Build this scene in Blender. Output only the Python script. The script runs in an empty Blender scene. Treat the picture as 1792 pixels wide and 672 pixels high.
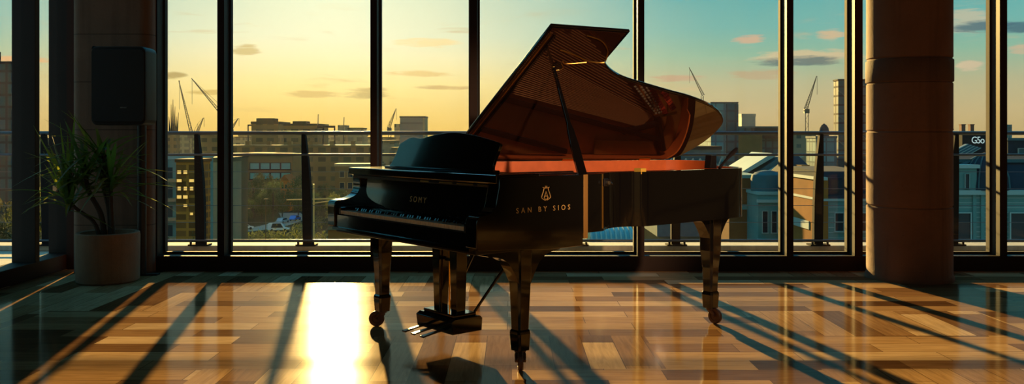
import bpy, bmesh, math, random
from mathutils import Vector, Matrix
random.seed(7)
C = bpy.context.scene.collection
SC = bpy.context.scene
SC.view_settings.view_transform = 'Standard'; SC.view_settings.look = 'None'
SC.view_settings.gamma = 1; SC.view_settings.use_curve_mapping = False; SC.view_settings.exposure = 0.0
PI = math.pi
R = math.radians

# ------------------------------------------------------------------ helpers
def link(o, parent=None):
    C.objects.link(o)
    if parent is not None: o.parent = parent
    return o

def obj(name, bm, mat, parent=None, smooth=False, bevel=0.0, seg=2):
    me = bpy.data.meshes.new(name)
    bmesh.ops.recalc_face_normals(bm, faces=bm.faces)
    bm.to_mesh(me); bm.free()
    if mat is not None: me.materials.append(mat)
    o = link(bpy.data.objects.new(name, me), parent)
    if smooth:
        for p in me.polygons: p.use_smooth = True
        try: me.set_sharp_from_angle(angle=R(35))
        except Exception: pass
    if bevel:
        b = o.modifiers.new('bevel', 'BEVEL'); b.width = bevel; b.segments = seg; b.limit_method = 'ANGLE'; b.angle_limit = R(40)
    return o

def thing(name, label, cat, loc=(0, 0, 0), rz=0.0, group=None):
    o = link(bpy.data.objects.new(name, None))
    o.location = loc; o.rotation_euler = (0, 0, rz); o.empty_display_size = .1
    return tag(o, label, cat, group)

def tag(o, label, cat, group=None, kind=None):
    o['label'] = label; o['category'] = cat
    if group: o['group'] = group
    if kind: o['kind'] = kind
    return o

def struct(o):
    o['kind'] = 'structure'; return o

def box(bm, x0, x1, y0, y1, z0, z1, M=None):
    r = bmesh.ops.create_cube(bm, size=1)
    m = Matrix.Translation(((x0 + x1) / 2, (y0 + y1) / 2, (z0 + z1) / 2)) @ Matrix.Diagonal((x1 - x0, y1 - y0, z1 - z0, 1))
    if M is not None: m = M @ m
    bmesh.ops.transform(bm, matrix=m, verts=r['verts'])
    return bm

def B(*a, **k): return box(bmesh.new(), *a, **k)

def tube(bm, p0, p1, r0, r1=None, n=10):
    p0, p1 = Vector(p0), Vector(p1); d = p1 - p0
    if r1 is None: r1 = r0
    q = d.to_track_quat('Z', 'Y').to_matrix().to_4x4()
    m = Matrix.Translation((p0 + p1) / 2) @ q
    bmesh.ops.create_cone(bm, cap_ends=True, segments=n, radius1=r0, radius2=r1, depth=d.length, matrix=m)
    return bm

def path(bm, pts, r, n=8):
    pts = [Vector(p) for p in pts]; rings = []
    for i, p in enumerate(pts):
        d = (pts[min(i + 1, len(pts) - 1)] - pts[max(i - 1, 0)]).normalized()
        q = d.to_track_quat('Z', 'Y'); rr = r[i] if isinstance(r, (list, tuple)) else r
        rings.append([bm.verts.new(p + q @ Vector((rr * math.cos(2 * PI * k / n), rr * math.sin(2 * PI * k / n), 0))) for k in range(n)])
    for a, b in zip(rings, rings[1:]):
        for k in range(n): bm.faces.new((a[k], a[(k + 1) % n], b[(k + 1) % n], b[k]))
    bm.faces.new(rings[0][::-1]); bm.faces.new(rings[-1])
    return bm

def prism(bm, pts, a0, a1, ax='z'):
    """outline pts (2D) swept from a0 to a1; ax='z': (x,y); ax='y': (x,z) ; ax='x': (y,z)"""
    f = {'z': lambda p, a: (p[0], p[1], a), 'y': lambda p, a: (p[0], a, p[1]), 'x': lambda p, a: (a, p[0], p[1])}[ax]
    lo = [bm.verts.new(f(p, a0)) for p in pts]; hi = [bm.verts.new(f(p, a1)) for p in pts]
    n = len(pts)
    bm.faces.new(lo[::-1]); bm.faces.new(hi)
    for i in range(n): bm.faces.new((lo[i], lo[(i + 1) % n], hi[(i + 1) % n], hi[i]))
    return bm

def lathe(bm, prof, n=32, c=(0, 0, 0)):
    rings = []
    for r, z in prof:
        rings.append([bm.verts.new((c[0] + r * math.cos(2 * PI * k / n), c[1] + r * math.sin(2 * PI * k / n), c[2] + z)) for k in range(n)])
    for a, b in zip(rings, rings[1:]):
        for k in range(n): bm.faces.new((a[k], a[(k + 1) % n], b[(k + 1) % n], b[k]))
    bm.faces.new(rings[0][::-1]); bm.faces.new(rings[-1])
    return bm

def loft(bm, secs):
    """secs: list of vertex loops (same count)"""
    rings = [[bm.verts.new(p) for p in s] for s in secs]; n = len(rings[0])
    for a, b in zip(rings, rings[1:]):
        for k in range(n): bm.faces.new((a[k], a[(k + 1) % n], b[(k + 1) % n], b[k]))
    bm.faces.new(rings[0][::-1]); bm.faces.new(rings[-1])
    return bm

def spline(pts, n=6, closed=False):
    P = [Vector(p) for p in pts]; out = []; N = len(P)
    for i in range(N if closed else N - 1):
        p0 = P[(i - 1) % N] if closed or i > 0 else P[0]; p1 = P[i]; p2 = P[(i + 1) % N]
        p3 = P[(i + 2) % N] if closed or i + 2 < N else P[-1]
        for k in range(n):
            t = k / n
            out.append(.5 * ((2 * p1) + (p2 - p0) * t + (2 * p0 - 5 * p1 + 4 * p2 - p3) * t * t + (3 * p1 - p0 - 3 * p2 + p3) * t ** 3))
    if not closed: out.append(P[-1])
    return [tuple(p) for p in out]

def text_bm(s, size, space=1.0, depth=.0008):
    cu = bpy.data.curves.new('lettering', 'FONT'); cu.body = s; cu.size = size; cu.space_character = space
    cu.align_x = 'CENTER'; cu.extrude = depth; cu.resolution_u = 4
    o = link(bpy.data.objects.new('lettering', cu)); bpy.context.view_layer.update()
    me = bpy.data.meshes.new_from_object(o.evaluated_get(bpy.context.evaluated_depsgraph_get()))
    bm = bmesh.new(); bm.from_mesh(me)
    bpy.data.objects.remove(o); bpy.data.curves.remove(cu); bpy.data.meshes.remove(me)
    return bm

def xf(bm, M):
    bmesh.ops.transform(bm, matrix=M, verts=bm.verts); return bm

# ------------------------------------------------------------------ materials
class NT:
    def __init__(s, nt): s.nt = nt; s.N = nt.nodes; s.L = nt.links
    def node(s, t, **k):
        n = s.N.new(t)
        for a, b in k.items(): setattr(n, a, b)
        return n
    def put(s, sock, v):
        if isinstance(v, bpy.types.NodeSocket): s.L.new(v, sock)
        elif isinstance(v, (tuple, list)) and len(v) == 3 and sock.type == 'RGBA': sock.default_value = (*v, 1)
        else: sock.default_value = v
    def m(s, op, a, b=None, c=None):
        n = s.node('ShaderNodeMath', operation=op)
        for i, v in enumerate((a, b, c)):
            if v is not None: s.put(n.inputs[i], v)
        return n.outputs[0]
    def mix(s, f, a, b, mode='MIX'):
        n = s.node('ShaderNodeMix', data_type='RGBA', blend_type=mode)
        s.put(n.inputs[0], f); s.put(n.inputs[6], a); s.put(n.inputs[7], b)
        return n.outputs[2]
    def ramp(s, f, stops, interp='LINEAR'):
        n = s.node('ShaderNodeValToRGB'); n.color_ramp.interpolation = interp
        e = n.color_ramp.elements
        while len(e) < len(stops): e.new(.5)
        for i, (p, c) in enumerate(stops): e[i].position = p; e[i].color = (*c, 1) if len(c) == 3 else c
        s.put(n.inputs[0], f); return n.outputs[0]
    def smooth(s, v, a, b, o0=0., o1=1.):
        n = s.node('ShaderNodeMapRange', interpolation_type='SMOOTHSTEP')
        s.put(n.inputs[0], v)
        for i, x in enumerate((a, b, o0, o1)): n.inputs[i + 1].default_value = x
        return n.outputs[0]
    def noise(s, vec, scale, detail=4, rough=.55, dist=0):
        n = s.node('ShaderNodeTexNoise'); n.inputs['Scale'].default_value = scale; n.inputs['Detail'].default_value = detail
        n.inputs['Roughness'].default_value = rough; n.inputs['Distortion'].default_value = dist
        if vec is not None: s.L.new(vec, n.inputs['Vector'])
        return n.outputs[0]

def mat(name, col, rough=.5, metal=0., var=.0, vscale=8., coat=0., bump=0., bscale=60., spec=None, emit=None, ior=None):
    m = bpy.data.materials.new(name); m.use_nodes = True
    t = NT(m.node_tree); p = t.N['Principled BSDF']
    p.inputs['Roughness'].default_value = rough; p.inputs['Metallic'].default_value = metal
    p.inputs['Coat Weight'].default_value = coat; p.inputs['Coat Roughness'].default_value = .04
    if ior is not None: p.inputs['IOR'].default_value = ior
    if spec is not None: p.inputs['Specular IOR Level'].default_value = spec
    tc = t.node('ShaderNodeTexCoord').outputs['Object']
    if var:
        f = t.noise(tc, vscale, 5)
        c = t.mix(f, tuple(max(0, x * (1 - var)) for x in col), tuple(x * (1 + var) for x in col))
        t.put(p.inputs['Base Color'], c)
    else: p.inputs['Base Color'].default_value = (*col, 1)
    if bump:
        b = t.node('ShaderNodeBump'); b.inputs['Strength'].default_value = bump; b.inputs['Distance'].default_value = .01
        t.put(b.inputs['Height'], t.noise(tc, bscale, 5)); t.put(p.inputs['Normal'], b.outputs[0])
    if emit:
        p.inputs['Emission Color'].default_value = (*emit[0], 1); p.inputs['Emission Strength'].default_value = emit[1]
    return m

def glass_mat(name, tint=(1, 1, 1), ior=1.45, refl=1.0):
    m = bpy.data.materials.new(name); m.use_nodes = True
    t = NT(m.node_tree); t.N.remove(t.N['Principled BSDF'])
    tr = t.node('ShaderNodeBsdfTransparent'); tr.inputs[0].default_value = (*tint, 1)
    gl = t.node('ShaderNodeBsdfGlossy'); gl.inputs['Roughness'].default_value = .02; gl.inputs[0].default_value = (refl, refl, refl, 1)
    fr = t.node('ShaderNodeFresnel'); fr.inputs[0].default_value = ior
    gm = t.node('ShaderNodeNewGeometry')
    mx = t.node('ShaderNodeMixShader')
    t.put(mx.inputs[0], t.m('MULTIPLY', fr.outputs[0], t.m('SUBTRACT', 1., gm.outputs['Backfacing']))); t.L.new(tr.outputs[0], mx.inputs[1]); t.L.new(gl.outputs[0], mx.inputs[2])
    t.L.new(mx.outputs[0], t.N['Material Output'].inputs[0])
    return m

def facade_mat(name, wall, glassc, w=3., h=3.2, mort=.25, rough=.55, var=.35):
    """curtain wall / window grid for towers far away: brick texture on object coordinates"""
    m = bpy.data.materials.new(name); m.use_nodes = True
    t = NT(m.node_tree); p = t.N['Principled BSDF']
    tc = t.node('ShaderNodeTexCoord').outputs['Object']
    sp = t.node('ShaderNodeSeparateXYZ'); t.L.new(tc, sp.inputs[0])
    cb = t.node('ShaderNodeCombineXYZ'); t.put(cb.inputs[0], t.m('ADD', sp.outputs[0], sp.outputs[1])); t.put(cb.inputs[1], sp.outputs[2])
    b = t.node('ShaderNodeTexBrick'); b.offset = 0; b.squash = 1
    t.L.new(cb.outputs[0], b.inputs['Vector'])
    b.inputs['Scale'].default_value = 1; b.inputs['Brick Width'].default_value = w; b.inputs['Row Height'].default_value = h
    b.inputs['Mortar Size'].default_value = mort; b.inputs['Mortar Smooth'].default_value = 0
    b.inputs['Color1'].default_value = (*[x * (1 - var) for x in glassc], 1); b.inputs['Color2'].default_value = (*[x * (1 + var) for x in glassc], 1)
    b.inputs['Mortar'].default_value = (*wall, 1)
    t.put(p.inputs['Base Color'], b.outputs[0])
    t.put(p.inputs['Roughness'], t.smooth(b.outputs[1], 0, 1, rough, .8)); p.inputs['Specular IOR Level'].default_value = .08
    return m

def floor_mat():
    m = bpy.data.materials.new('parquet'); m.use_nodes = True
    t = NT(m.node_tree); p = t.N['Principled BSDF']
    tc = t.node('ShaderNodeTexCoord').outputs['Object']
    def planks(rot, w, h, off):
        mp = t.node('ShaderNodeMapping'); mp.inputs['Rotation'].default_value = (0, 0, rot); mp.inputs['Location'].default_value = (off, off * .7, 0)
        t.L.new(tc, mp.inputs[0])
        b = t.node('ShaderNodeTexBrick'); b.offset = .37; b.offset_frequency = 2; b.squash = 1
        t.L.new(mp.outputs[0], b.inputs['Vector'])
        b.inputs['Scale'].default_value = 1; b.inputs['Brick Width'].default_value = w; b.inputs['Row Height'].default_value = h
        b.inputs['Mortar Size'].default_value = .0022; b.inputs['Mortar Smooth'].default_value = .3; b.inputs['Bias'].default_value = 0
        b.inputs['Color1'].default_value = (0, 0, 0, 1); b.inputs['Color2'].default_value = (1, 1, 1, 1); b.inputs['Mortar'].default_value = (.5, .5, .5, 1)
        mg = t.node('ShaderNodeMapping'); mg.inputs['Scale'].default_value = (2.2, 26, 1); t.L.new(mp.outputs[0], mg.inputs[0])
        g = t.noise(mg.outputs[0], 1.6, 6, .6, .6)
        return b.outputs[0], b.outputs[1], g
    c1, f1, g1 = planks(0, .80, .185, .03)
    c2, f2, g2 = planks(PI / 2, .80, .185, .21)
    # some blocks of planks are laid crosswise
    sel = t.node('ShaderNodeTexBrick'); sel.offset = .5; t.L.new(tc, sel.inputs['Vector'])
    for k, v in (('Scale', 1), ('Brick Width', 1.6), ('Row Height', .74), ('Mortar Size', 0), ('Bias', 0)): sel.inputs[k].default_value = v
    sel.inputs['Color1'].default_value = (0, 0, 0, 1); sel.inputs['Color2'].default_value = (1, 1, 1, 1)
    s = t.m('GREATER_THAN', sel.outputs[0], .62)
    tone = t.mix(s, c1, c2); seam = t.mix(s, f1, f2); grain = t.mix(s, g1, g2)
    col = t.ramp(tone, [(0, (.115, .052, .024)), (.35, (.27, .140, .066)), (.7, (.45, .265, .13)), (1, (.62, .42, .25))])
    gr = t.ramp(grain, [(.25, (.62, .58, .55)), (.6, (1, 1, 1)), (.85, (1.0, 1.0, 1.0))])
    col = t.mix(1, col, gr, 'MULTIPLY')
    big = t.noise(tc, .9, 3)
    col = t.mix(1, col, t.ramp(big, [(.3, (.75, .72, .7)), (.7, (1, 1, 1))]), 'MULTIPLY')
    sm = t.m('MULTIPLY', seam, .8)
    col = t.mix(sm, col, (.03, .013, .005))
    t.put(p.inputs['Base Color'], col)
    ro = t.m('MULTIPLY_ADD', grain, .14, .66)
    t.put(p.inputs['Roughness'], t.m('MULTIPLY_ADD', tone, .10, ro))
    p.inputs['Specular IOR Level'].default_value = 0
    p.inputs['Coat Weight'].default_value = .30; p.inputs['Coat Roughness'].default_value = .105; p.inputs['Coat IOR'].default_value = 1.45
    b = t.node('ShaderNodeBump'); b.inputs['Strength'].default_value = .25; b.inputs['Distance'].default_value = .004
    hh = t.m('SUBTRACT', t.m('MULTIPLY', grain, .35), t.m('MULTIPLY', seam, 1.))
    t.put(b.inputs['Height'], hh); t.put(p.inputs['Normal'], b.outputs[0])
    return m

def concrete_mat(name, col, sc=1.0, board=0.):
    m = bpy.data.materials.new(name); m.use_nodes = True
    t = NT(m.node_tree); p = t.N['Principled BSDF']
    tc = t.node('ShaderNodeTexCoord').outputs['Object']
    n1 = t.noise(tc, 3 * sc, 8, .65); n2 = t.noise(tc, 40 * sc, 6, .7)
    mp = t.node('ShaderNodeMapping'); mp.inputs['Scale'].default_value = (9, 9, .5); t.L.new(tc, mp.inputs[0])
    st = t.noise(mp.outputs[0], 1, 5, .6)
    c = t.mix(n1, tuple(x * .62 for x in col), tuple(x * 1.25 for x in col))
    c = t.mix(t.ramp(st, [(.52, (0, 0, 0)), (.72, (.6, .6, .6))]), c, tuple(x * .42 for x in col))
    pit = t.ramp(n2, [(.30, (1, 1, 1)), (.36, (0, 0, 0))])
    c = t.mix(t.m('MULTIPLY', pit, .6), c, tuple(x * .3 for x in col))
    if board:
        sp = t.node('ShaderNodeSeparateXYZ'); t.L.new(tc, sp.inputs[0])
        fr = t.m('FRACT', t.m('DIVIDE', sp.outputs[2], board))
        ln = t.m('LESS_THAN', fr, .025)
        c = t.mix(t.m('MULTIPLY', ln, .7), c, tuple(x * .3 for x in col))
    t.put(p.inputs['Base Color'], c); p.inputs['Roughness'].default_value = .85
    b = t.node('ShaderNodeBump'); b.inputs['Strength'].default_value = .5; b.inputs['Distance'].default_value = .01
    t.put(b.inputs['Height'], t.m('ADD', n1, t.m('MULTIPLY', n2, .4))); t.put(p.inputs['Normal'], b.outputs[0])
    return m

def leaf_mat(name, col, trans):
    m = bpy.data.materials.new(name); m.use_nodes = True
    t = NT(m.node_tree); p = t.N['Principled BSDF']
    tc = t.node('ShaderNodeTexCoord').outputs['Object']
    c = t.mix(t.noise(tc, 9, 3), tuple(x * .5 for x in col), tuple(x * 1.5 for x in col))
    t.put(p.inputs['Base Color'], c); p.inputs['Roughness'].default_value = .45
    tl = t.node('ShaderNodeBsdfTranslucent'); tl.inputs[0].default_value = (*trans, 1)
    mx = t.node('ShaderNodeMixShader'); mx.inputs[0].default_value = .4
    t.L.new(p.outputs[0], mx.inputs[1]); t.L.new(tl.outputs[0], mx.inputs[2]); t.L.new(mx.outputs[0], t.N['Material Output'].inputs[0])
    return m

M_ = dict(
    black=mat('black_lacquer', (.0035, .0030, .0036), .10, coat=.6, spec=.5),
    satin=mat('black_satin', (.010, .008, .010), .28),
    lidunder=mat('lid_underside_lacquer', (.022, .008, .005), .035, var=.2, vscale=3, ior=2.3),
    inner=mat('red_veneer', (.62, .13, .035), .35, var=.3, vscale=12),
    sound=mat('soundboard_spruce', (.52, .18, .05), .4, var=.3, vscale=6),
    gold=mat('bronze_plate', (.50, .26, .08), .38, .55, var=.2),
    brass=mat('brass', (.75, .45, .12), .28, 1.0),
    goldtxt=mat('gold_leaf', (.95, .58, .20), .5, .2),
    string=mat('copper_string', (.80, .40, .20), .46, .5),
    felt=mat('red_felt', (.42, .02, .02), .9),
    white=mat('ivory', (.72, .66, .52), .3, var=.08),
    rubber=mat('caster_wheel_brown', (.09, .035, .018), .5),
    frame=mat('window_frame_bronze', (.024, .011, .008), .6, 0, var=.15, spec=.2),
    frame2=mat('window_frame_inner', (.020, .012, .007), .85, .0, var=.15),
    glass=glass_mat('window_glass', (.985, .99, .985), 1.35),
    rail=mat('rail_steel', (.06, .075, .095), .42, .5),
    postm=mat('rail_post_paint', (.012, .012, .014), .85, 0, spec=.1),
    slab=concrete_mat('terrace_concrete', (.42, .38, .30), 1.),
    ceil=mat('ceiling_paint', (.10, .09, .085), .9),
    colm=concrete_mat('column_concrete', (.22, .095, .052), 1.),
    colm2=concrete_mat('column_concrete_board_marked', (.21, .115, .075), 1., .42),
    pot=concrete_mat('planter_concrete', (.27, .145, .08), 2.),
    soil=mat('soil', (.03, .02, .015), .95, bump=.6),
    stem=mat('plant_stem', (.045, .028, .018), .8, var=.3, vscale=30),
    leaf=leaf_mat('plant_leaf', (.022, .055, .022), (.35, .38, .04)),
    speaker=mat('speaker_shell', (.016, .010, .009), .5),
    grille=mat('speaker_grille', (.012, .008, .008), .7, bump=.5, bscale=400),
    silver=mat('silver_badge', (.6, .6, .6), .3, 1),
)

# ------------------------------------------------------------------ world, sun
SUN_AZ, SUN_EL = math.atan2(-312, 1500), R(12.2)
def build_world():
    w = bpy.data.worlds.new('sky'); SC.world = w; w.use_nodes = True
    t = NT(w.node_tree); bg = t.N['Background']
    g = t.node('ShaderNodeTexCoord').outputs['Generated']
    sp = t.node('ShaderNodeSeparateXYZ'); t.L.new(g, sp.inputs[0])
    az = t.m('ARCTAN2', sp.outputs[0], sp.outputs[1]); el = t.m('ARCSINE', sp.outputs[2])
    deg = t.m('DIVIDE', el, PI / 2)
    d = lambda x: max(0, x / 90)
    away = t.ramp(deg, [(0, (.50, .37, .155)), (d(1.5), (.53, .42, .21)), (d(3.4), (.45, .44, .26)), (d(5.3), (.25, .47, .34)), (d(7), (.155, .45, .41)), (d(9.1), (.11, .42, .42)), (d(16), (.08, .42, .48)), (d(32), (.09, .62, .95)), (1, (.05, .40, .70))])
    near = t.ramp(deg, [(0, (.72, .45, .085)), (d(1.5), (.75, .52, .13)), (d(3.4), (.80, .66, .26)), (d(5.3), (.80, .76, .46)), (d(6.5), (.71, .77, .54)), (d(9.1), (.58, .71, .53)), (d(18), (.25, .55, .52)), (d(32), (.10, .62, .92)), (1, (.05, .40, .70))])
    da = t.m('ABSOLUTE', t.m('SUBTRACT', az, SUN_AZ))
    col = t.mix(t.smooth(da, .06, .46, 1, 0), away, near)
    # clouds in bands above the horizon
    cv = t.node('ShaderNodeCombineXYZ'); t.put(cv.inputs[0], t.m('MULTIPLY', az, 7.)); t.put(cv.inputs[1], t.m('MULTIPLY', el, 48.))
    n = t.noise(cv.outputs[0], 1.15, 7, .58, .3)
    win = t.m('MULTIPLY', t.smooth(el, R(1.), R(2.5)), t.smooth(el, R(6.5), R(9.5), 1, 0))
    sunside = t.smooth(da, .1, .5, 1, 0)
    thin = t.m('MULTIPLY', t.smooth(n, .56, .74), win)
    col = t.mix(t.m('MULTIPLY', thin, .55), col, t.mix(sunside, (.60, .44, .24), (.50, .34, .10)))
    def blob(a, e, ra, re):
        x = t.m('DIVIDE', t.m('SUBTRACT', az, a), ra); y = t.m('DIVIDE', t.m('SUBTRACT', el, e), re)
        r = t.m('ADD', t.m('MULTIPLY', x, x), t.m('MULTIPLY', y, y))
        return r
    n2 = t.noise(cv.outputs[0], 3.4, 8, .66, .3)
    def cloud(col, px, py, rx, ry, c, s=.9):
        a = math.atan2(px - 896, 1500); e = math.atan2(240 - py, math.hypot(1500, px - 896))
        r = blob(a, e, rx / 1500 * math.cos(a) ** 2, ry / 1500)
        v = t.m('ADD', r, t.m('MULTIPLY', t.m('SUBTRACT', n2, .49), 3.8))
        return t.mix(t.m('MULTIPLY', t.smooth(v, 1.3, .2), s), col, c)
    peach, grey = (.62, .50, .30), (.085, .16, .17)
    for a in ((1410, 100, 95, 13, peach), (1400, 108, 85, 9, grey), (1330, 130, 60, 10, (.45, .36, .22)), (1310, 68, 30, 8, (.62, .42, .28)), (1455, 60, 28, 9, (.62, .46, .28)),
              (1690, 38, 62, 20, (.50, .50, .36)), (1715, 46, 60, 10, (.06, .16, .20)), (1697, 115, 24, 9, (.62, .50, .33)), (1785, 85, 22, 9, (.55, .45, .3)), (1790, 46, 40, 9, (.05, .15, .2)),
              (1180, 138, 55, 6, (.50, .34, .22)), (430, 88, 26, 10, (.50, .40, .16)), (640, 163, 42, 10, (.40, .30, .10)), (545, 165, 60, 6, (.55, .38, .12)), (300, 132, 26, 7, (.32, .24, .08)),
              (365, 162, 40, 5, (.50, .33, .08)), (750, 75, 60, 8, (.80, .66, .32)), (780, 153, 60, 4, (.50, .33, .12)), (735, 130, 60, 6, (.66, .47, .18)), (40, 105, 60, 6, (.75, .42, .2))):
        col = cloud(col, *a)
    # glow around the sun
    x = blob(SUN_AZ, SUN_EL, 1, 1)
    gl = t.m('POWER', 2.718, t.m('MULTIPLY', t.m('SQRT', x), -9.5))
    col = t.mix(1, col, t.mix(1, (1.0, .83, .45), t.mix(gl, (0, 0, 0), (.55, .55, .55)), 'MULTIPLY'), 'ADD')
    # the sky behind the viewer: blue-green dusk
    back = t.ramp(deg, [(0, (.26, .40, .37)), (d(15), (.18, .42, .44)), (d(40), (.08, .50, .75)), (1, (.05, .40, .70))])
    col = t.mix(t.smooth(t.m('ABSOLUTE', az), .95, 1.7), col, back)
    t.put(bg.inputs[0], col); bg.inputs[1].default_value = 1.0
    s = bpy.data.lights.new('sun', 'SUN'); s.energy = 17; s.angle = R(.8); s.color = (1.0, .66, .20)
    so = link(bpy.data.objects.new('sun', s))
    D = Vector((math.sin(SUN_AZ) * math.cos(SUN_EL), math.cos(SUN_AZ) * math.cos(SUN_EL), math.sin(SUN_EL)))
    so.rotation_euler = D.to_track_quat('Z', 'Y').to_euler(); so.location = D * 40
build_world()
def added_lid_spot():
    # added warm spot without a fixture, brightening the open piano and lid underside
    l = bpy.data.lights.new('lid_fill_spot', 'SPOT'); l.energy = 2100; l.color = (1.0, .62, .34); l.spot_size = R(20); l.spot_blend = .6; l.shadow_soft_size = .12
    o = link(bpy.data.objects.new('lid_fill_spot', l)); o.location = (2.9, -1.2, 3.1)
    o.rotation_euler = (Vector((.75, 5.6, 1.15)) - o.location).to_track_quat('-Z', 'Y').to_euler()
added_lid_spot()

# ------------------------------------------------------------------ camera
cam = bpy.data.cameras.new('camera'); co = link(bpy.data.objects.new('camera', cam))
cam.sensor_width = 36; cam.lens = 1500 / 1792 * 36; cam.shift_y = -96 / 1792
cam.clip_end = 6000
co.location = (0, 0, 1.2); co.rotation_euler = (PI / 2, 0, 0); SC.camera = co

# ------------------------------------------------------------------ room shell
WY = 7.67                    # inner face of the window frames
XL = -4.05                   # inner face of the side glazing
XR = 6.6
struct(obj('floor', B(XL - .25, XR, -3, 7.9, -.25, 0), floor_mat()))
struct(obj('ceiling', B(XL - .25, XR, -3, 7.9, 3.55, 3.8), M_['ceil']))
X = lambda px, D=WY: (px - 896) / 1500 * D
fronts = [262, 380, 648, 822, 1116, 1377, 1496, 1750, 1980]
widths = [.066, .062, .060, .068, .060, .060, .072, .066, .066]
for i, (px, w) in enumerate(zip(fronts, widths)):
    x = X(px)
    bm = box(bmesh.new(), x, x + w, WY, WY + .07, .135, 3.42)
    o = struct(obj('trim_%d' % (i + 1), bm, M_['frame'], bevel=.003))
    bm = box(bmesh.new(), x + .002, x + w - .002, WY + .07, WY + .22, .135, 3.42)
    obj('mullion_fin', bm, M_['frame2'], o, bevel=.003)
# sill and head members
struct(obj('baseboard_front', B(X(262), XR, WY, WY + .24, 0, .135), M_['frame'], bevel=.004))
struct(obj('trim_head', B(XL, XR, WY, WY + .24, 3.42, 3.55), M_['frame']))
xs = [X(p) for p in fronts]
for i in range(len(xs) - 1):
    x0, x1 = xs[i] + widths[i], xs[i + 1]
    o = struct(obj('window_%d' % (i + 1), B(x0 - .02, x1 + .02, 7.835, 7.847, .12, 3.43), M_['glass']))
    f = bmesh.new()
    for a in ((x0, x1, .135, .155), (x0, x1, 3.40, 3.42)): box(f, a[0], a[1], 7.81, 7.87, a[2], a[3])
    for a in ((x0, x0 + .016), (x1 - .016, x1)): box(f, a[0], a[1], 7.81, 7.87, .155, 3.40)
    obj('window_frame', f, M_['frame2'], o)
# side glazing
sy = [7.86, 7.28, 6.68, 6.2]
for i, y in enumerate(sy):
    o = struct(obj('trim_side_%d' % (i + 1), B(XL - .20, XL, y, y + .07, .135, 3.55), M_['frame'], bevel=.003))
    if i:
        struct(obj('window_side_%d' % i, B(XL - .125, XL - .113, y + .05, sy[i - 1] + .02, .12, 3.5), M_['glass']))
struct(obj('baseboard_side', B(XL - .20, XL, -3, 7.93, 0, .135), M_['frame'], bevel=.004))
struct(obj('trim_corner', B(XL, X(262) - .72, 7.79, 7.90, 0, 3.42), M_['frame']))
o = obj('reflection_square', B(XL - .155, XL - .115, 7.845, 7.86, .70, .755), mat('orange_reflection', (.75, .28, .10), .5), bevel=.004)  # orange colour stands in for a light reflection on the post
tag(o, 'small orange square imitating a light reflection on the corner window post behind the plant', 'reflection'); o.name = 'orange_reflection'

# dark walls added out of view to darken piano reflections: behind the viewer, and along both sides
dw = mat('wall_dark_paint', (.016, .010, .008), .8, var=.2, vscale=2)
bm = box(bmesh.new(), XL - .25, XR + .15, -3.15, -3, 0, 1.5); box(bm, XL - .25, XR + .15, -3.15, -3, 3.0, 3.55)
for k in range(8): box(bm, XL - .2 + k * 1.53, XL - .05 + k * 1.53, -3.15, -3, 1.5, 3.0)  # openings in the back wall added for sky fill
struct(obj('wall_back', bm, dw))
struct(obj('wall_right', B(XR, XR + .15, -3, 7.91, 0, 3.55), dw))
struct(obj('wall_left', B(XL - .21, XL + .01, -3, 6.2, 0, 3.55), dw))

# columns
def round_column():
    cx, cy, r = 3.383, 7.305, .338
    t = thing('concrete_column', 'round rough brown concrete column standing clear of the plant and speaker', 'column', (cx, cy, 0))
    prof = [(r + .012, 0), (r + .012, .03), (r, .05)]
    z = .05
    for zz in (.62, 1.25, 1.66, 1.86, 2.6, 3.2):
        prof += [(r, zz - .012), (r - .007, zz - .004), (r - .007, zz + .004), (r, zz + .012)]
    prof.append((r, 3.55))
    obj('shaft', lathe(bmesh.new(), prof, 64), M_['colm'], t, smooth=True)
    b = lathe(bmesh.new(), [(r + .003, 1.665), (r + .006, 1.67), (r + .006, 1.845), (r + .003, 1.85)], 64)
    obj('casting_band', b, concrete_mat('band_concrete', (.13, .062, .04), 1.4), t, smooth=True)
round_column()
def flat_column():
    x0, x1, y0, y1, rr = -3.888, -3.186, 7.53, 7.785, .10
    t = thing('concrete_pier', 'broad flat board-marked concrete pier behind the potted plant and speaker', 'column', ((x0 + x1) / 2, (y0 + y1) / 2, 0))
    hx, hy = (x1 - x0) / 2, (y1 - y0) / 2; pts = []
    for cx, cy, a0 in ((hx - rr, hy - rr, 0), (-hx + rr, hy - rr, 90), (-hx + rr, -hy + rr, 180), (hx - rr, -hy + rr, 270)):
        for k in range(9):
            a = R(a0 + k * 90 / 8); pts.append((cx + rr * math.cos(a), cy + rr * math.sin(a)))
    bm = prism(bmesh.new(), pts, 0, 3.55)
    obj('shaft', bm, M_['colm2'], t, smooth=True)
flat_column()

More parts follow.
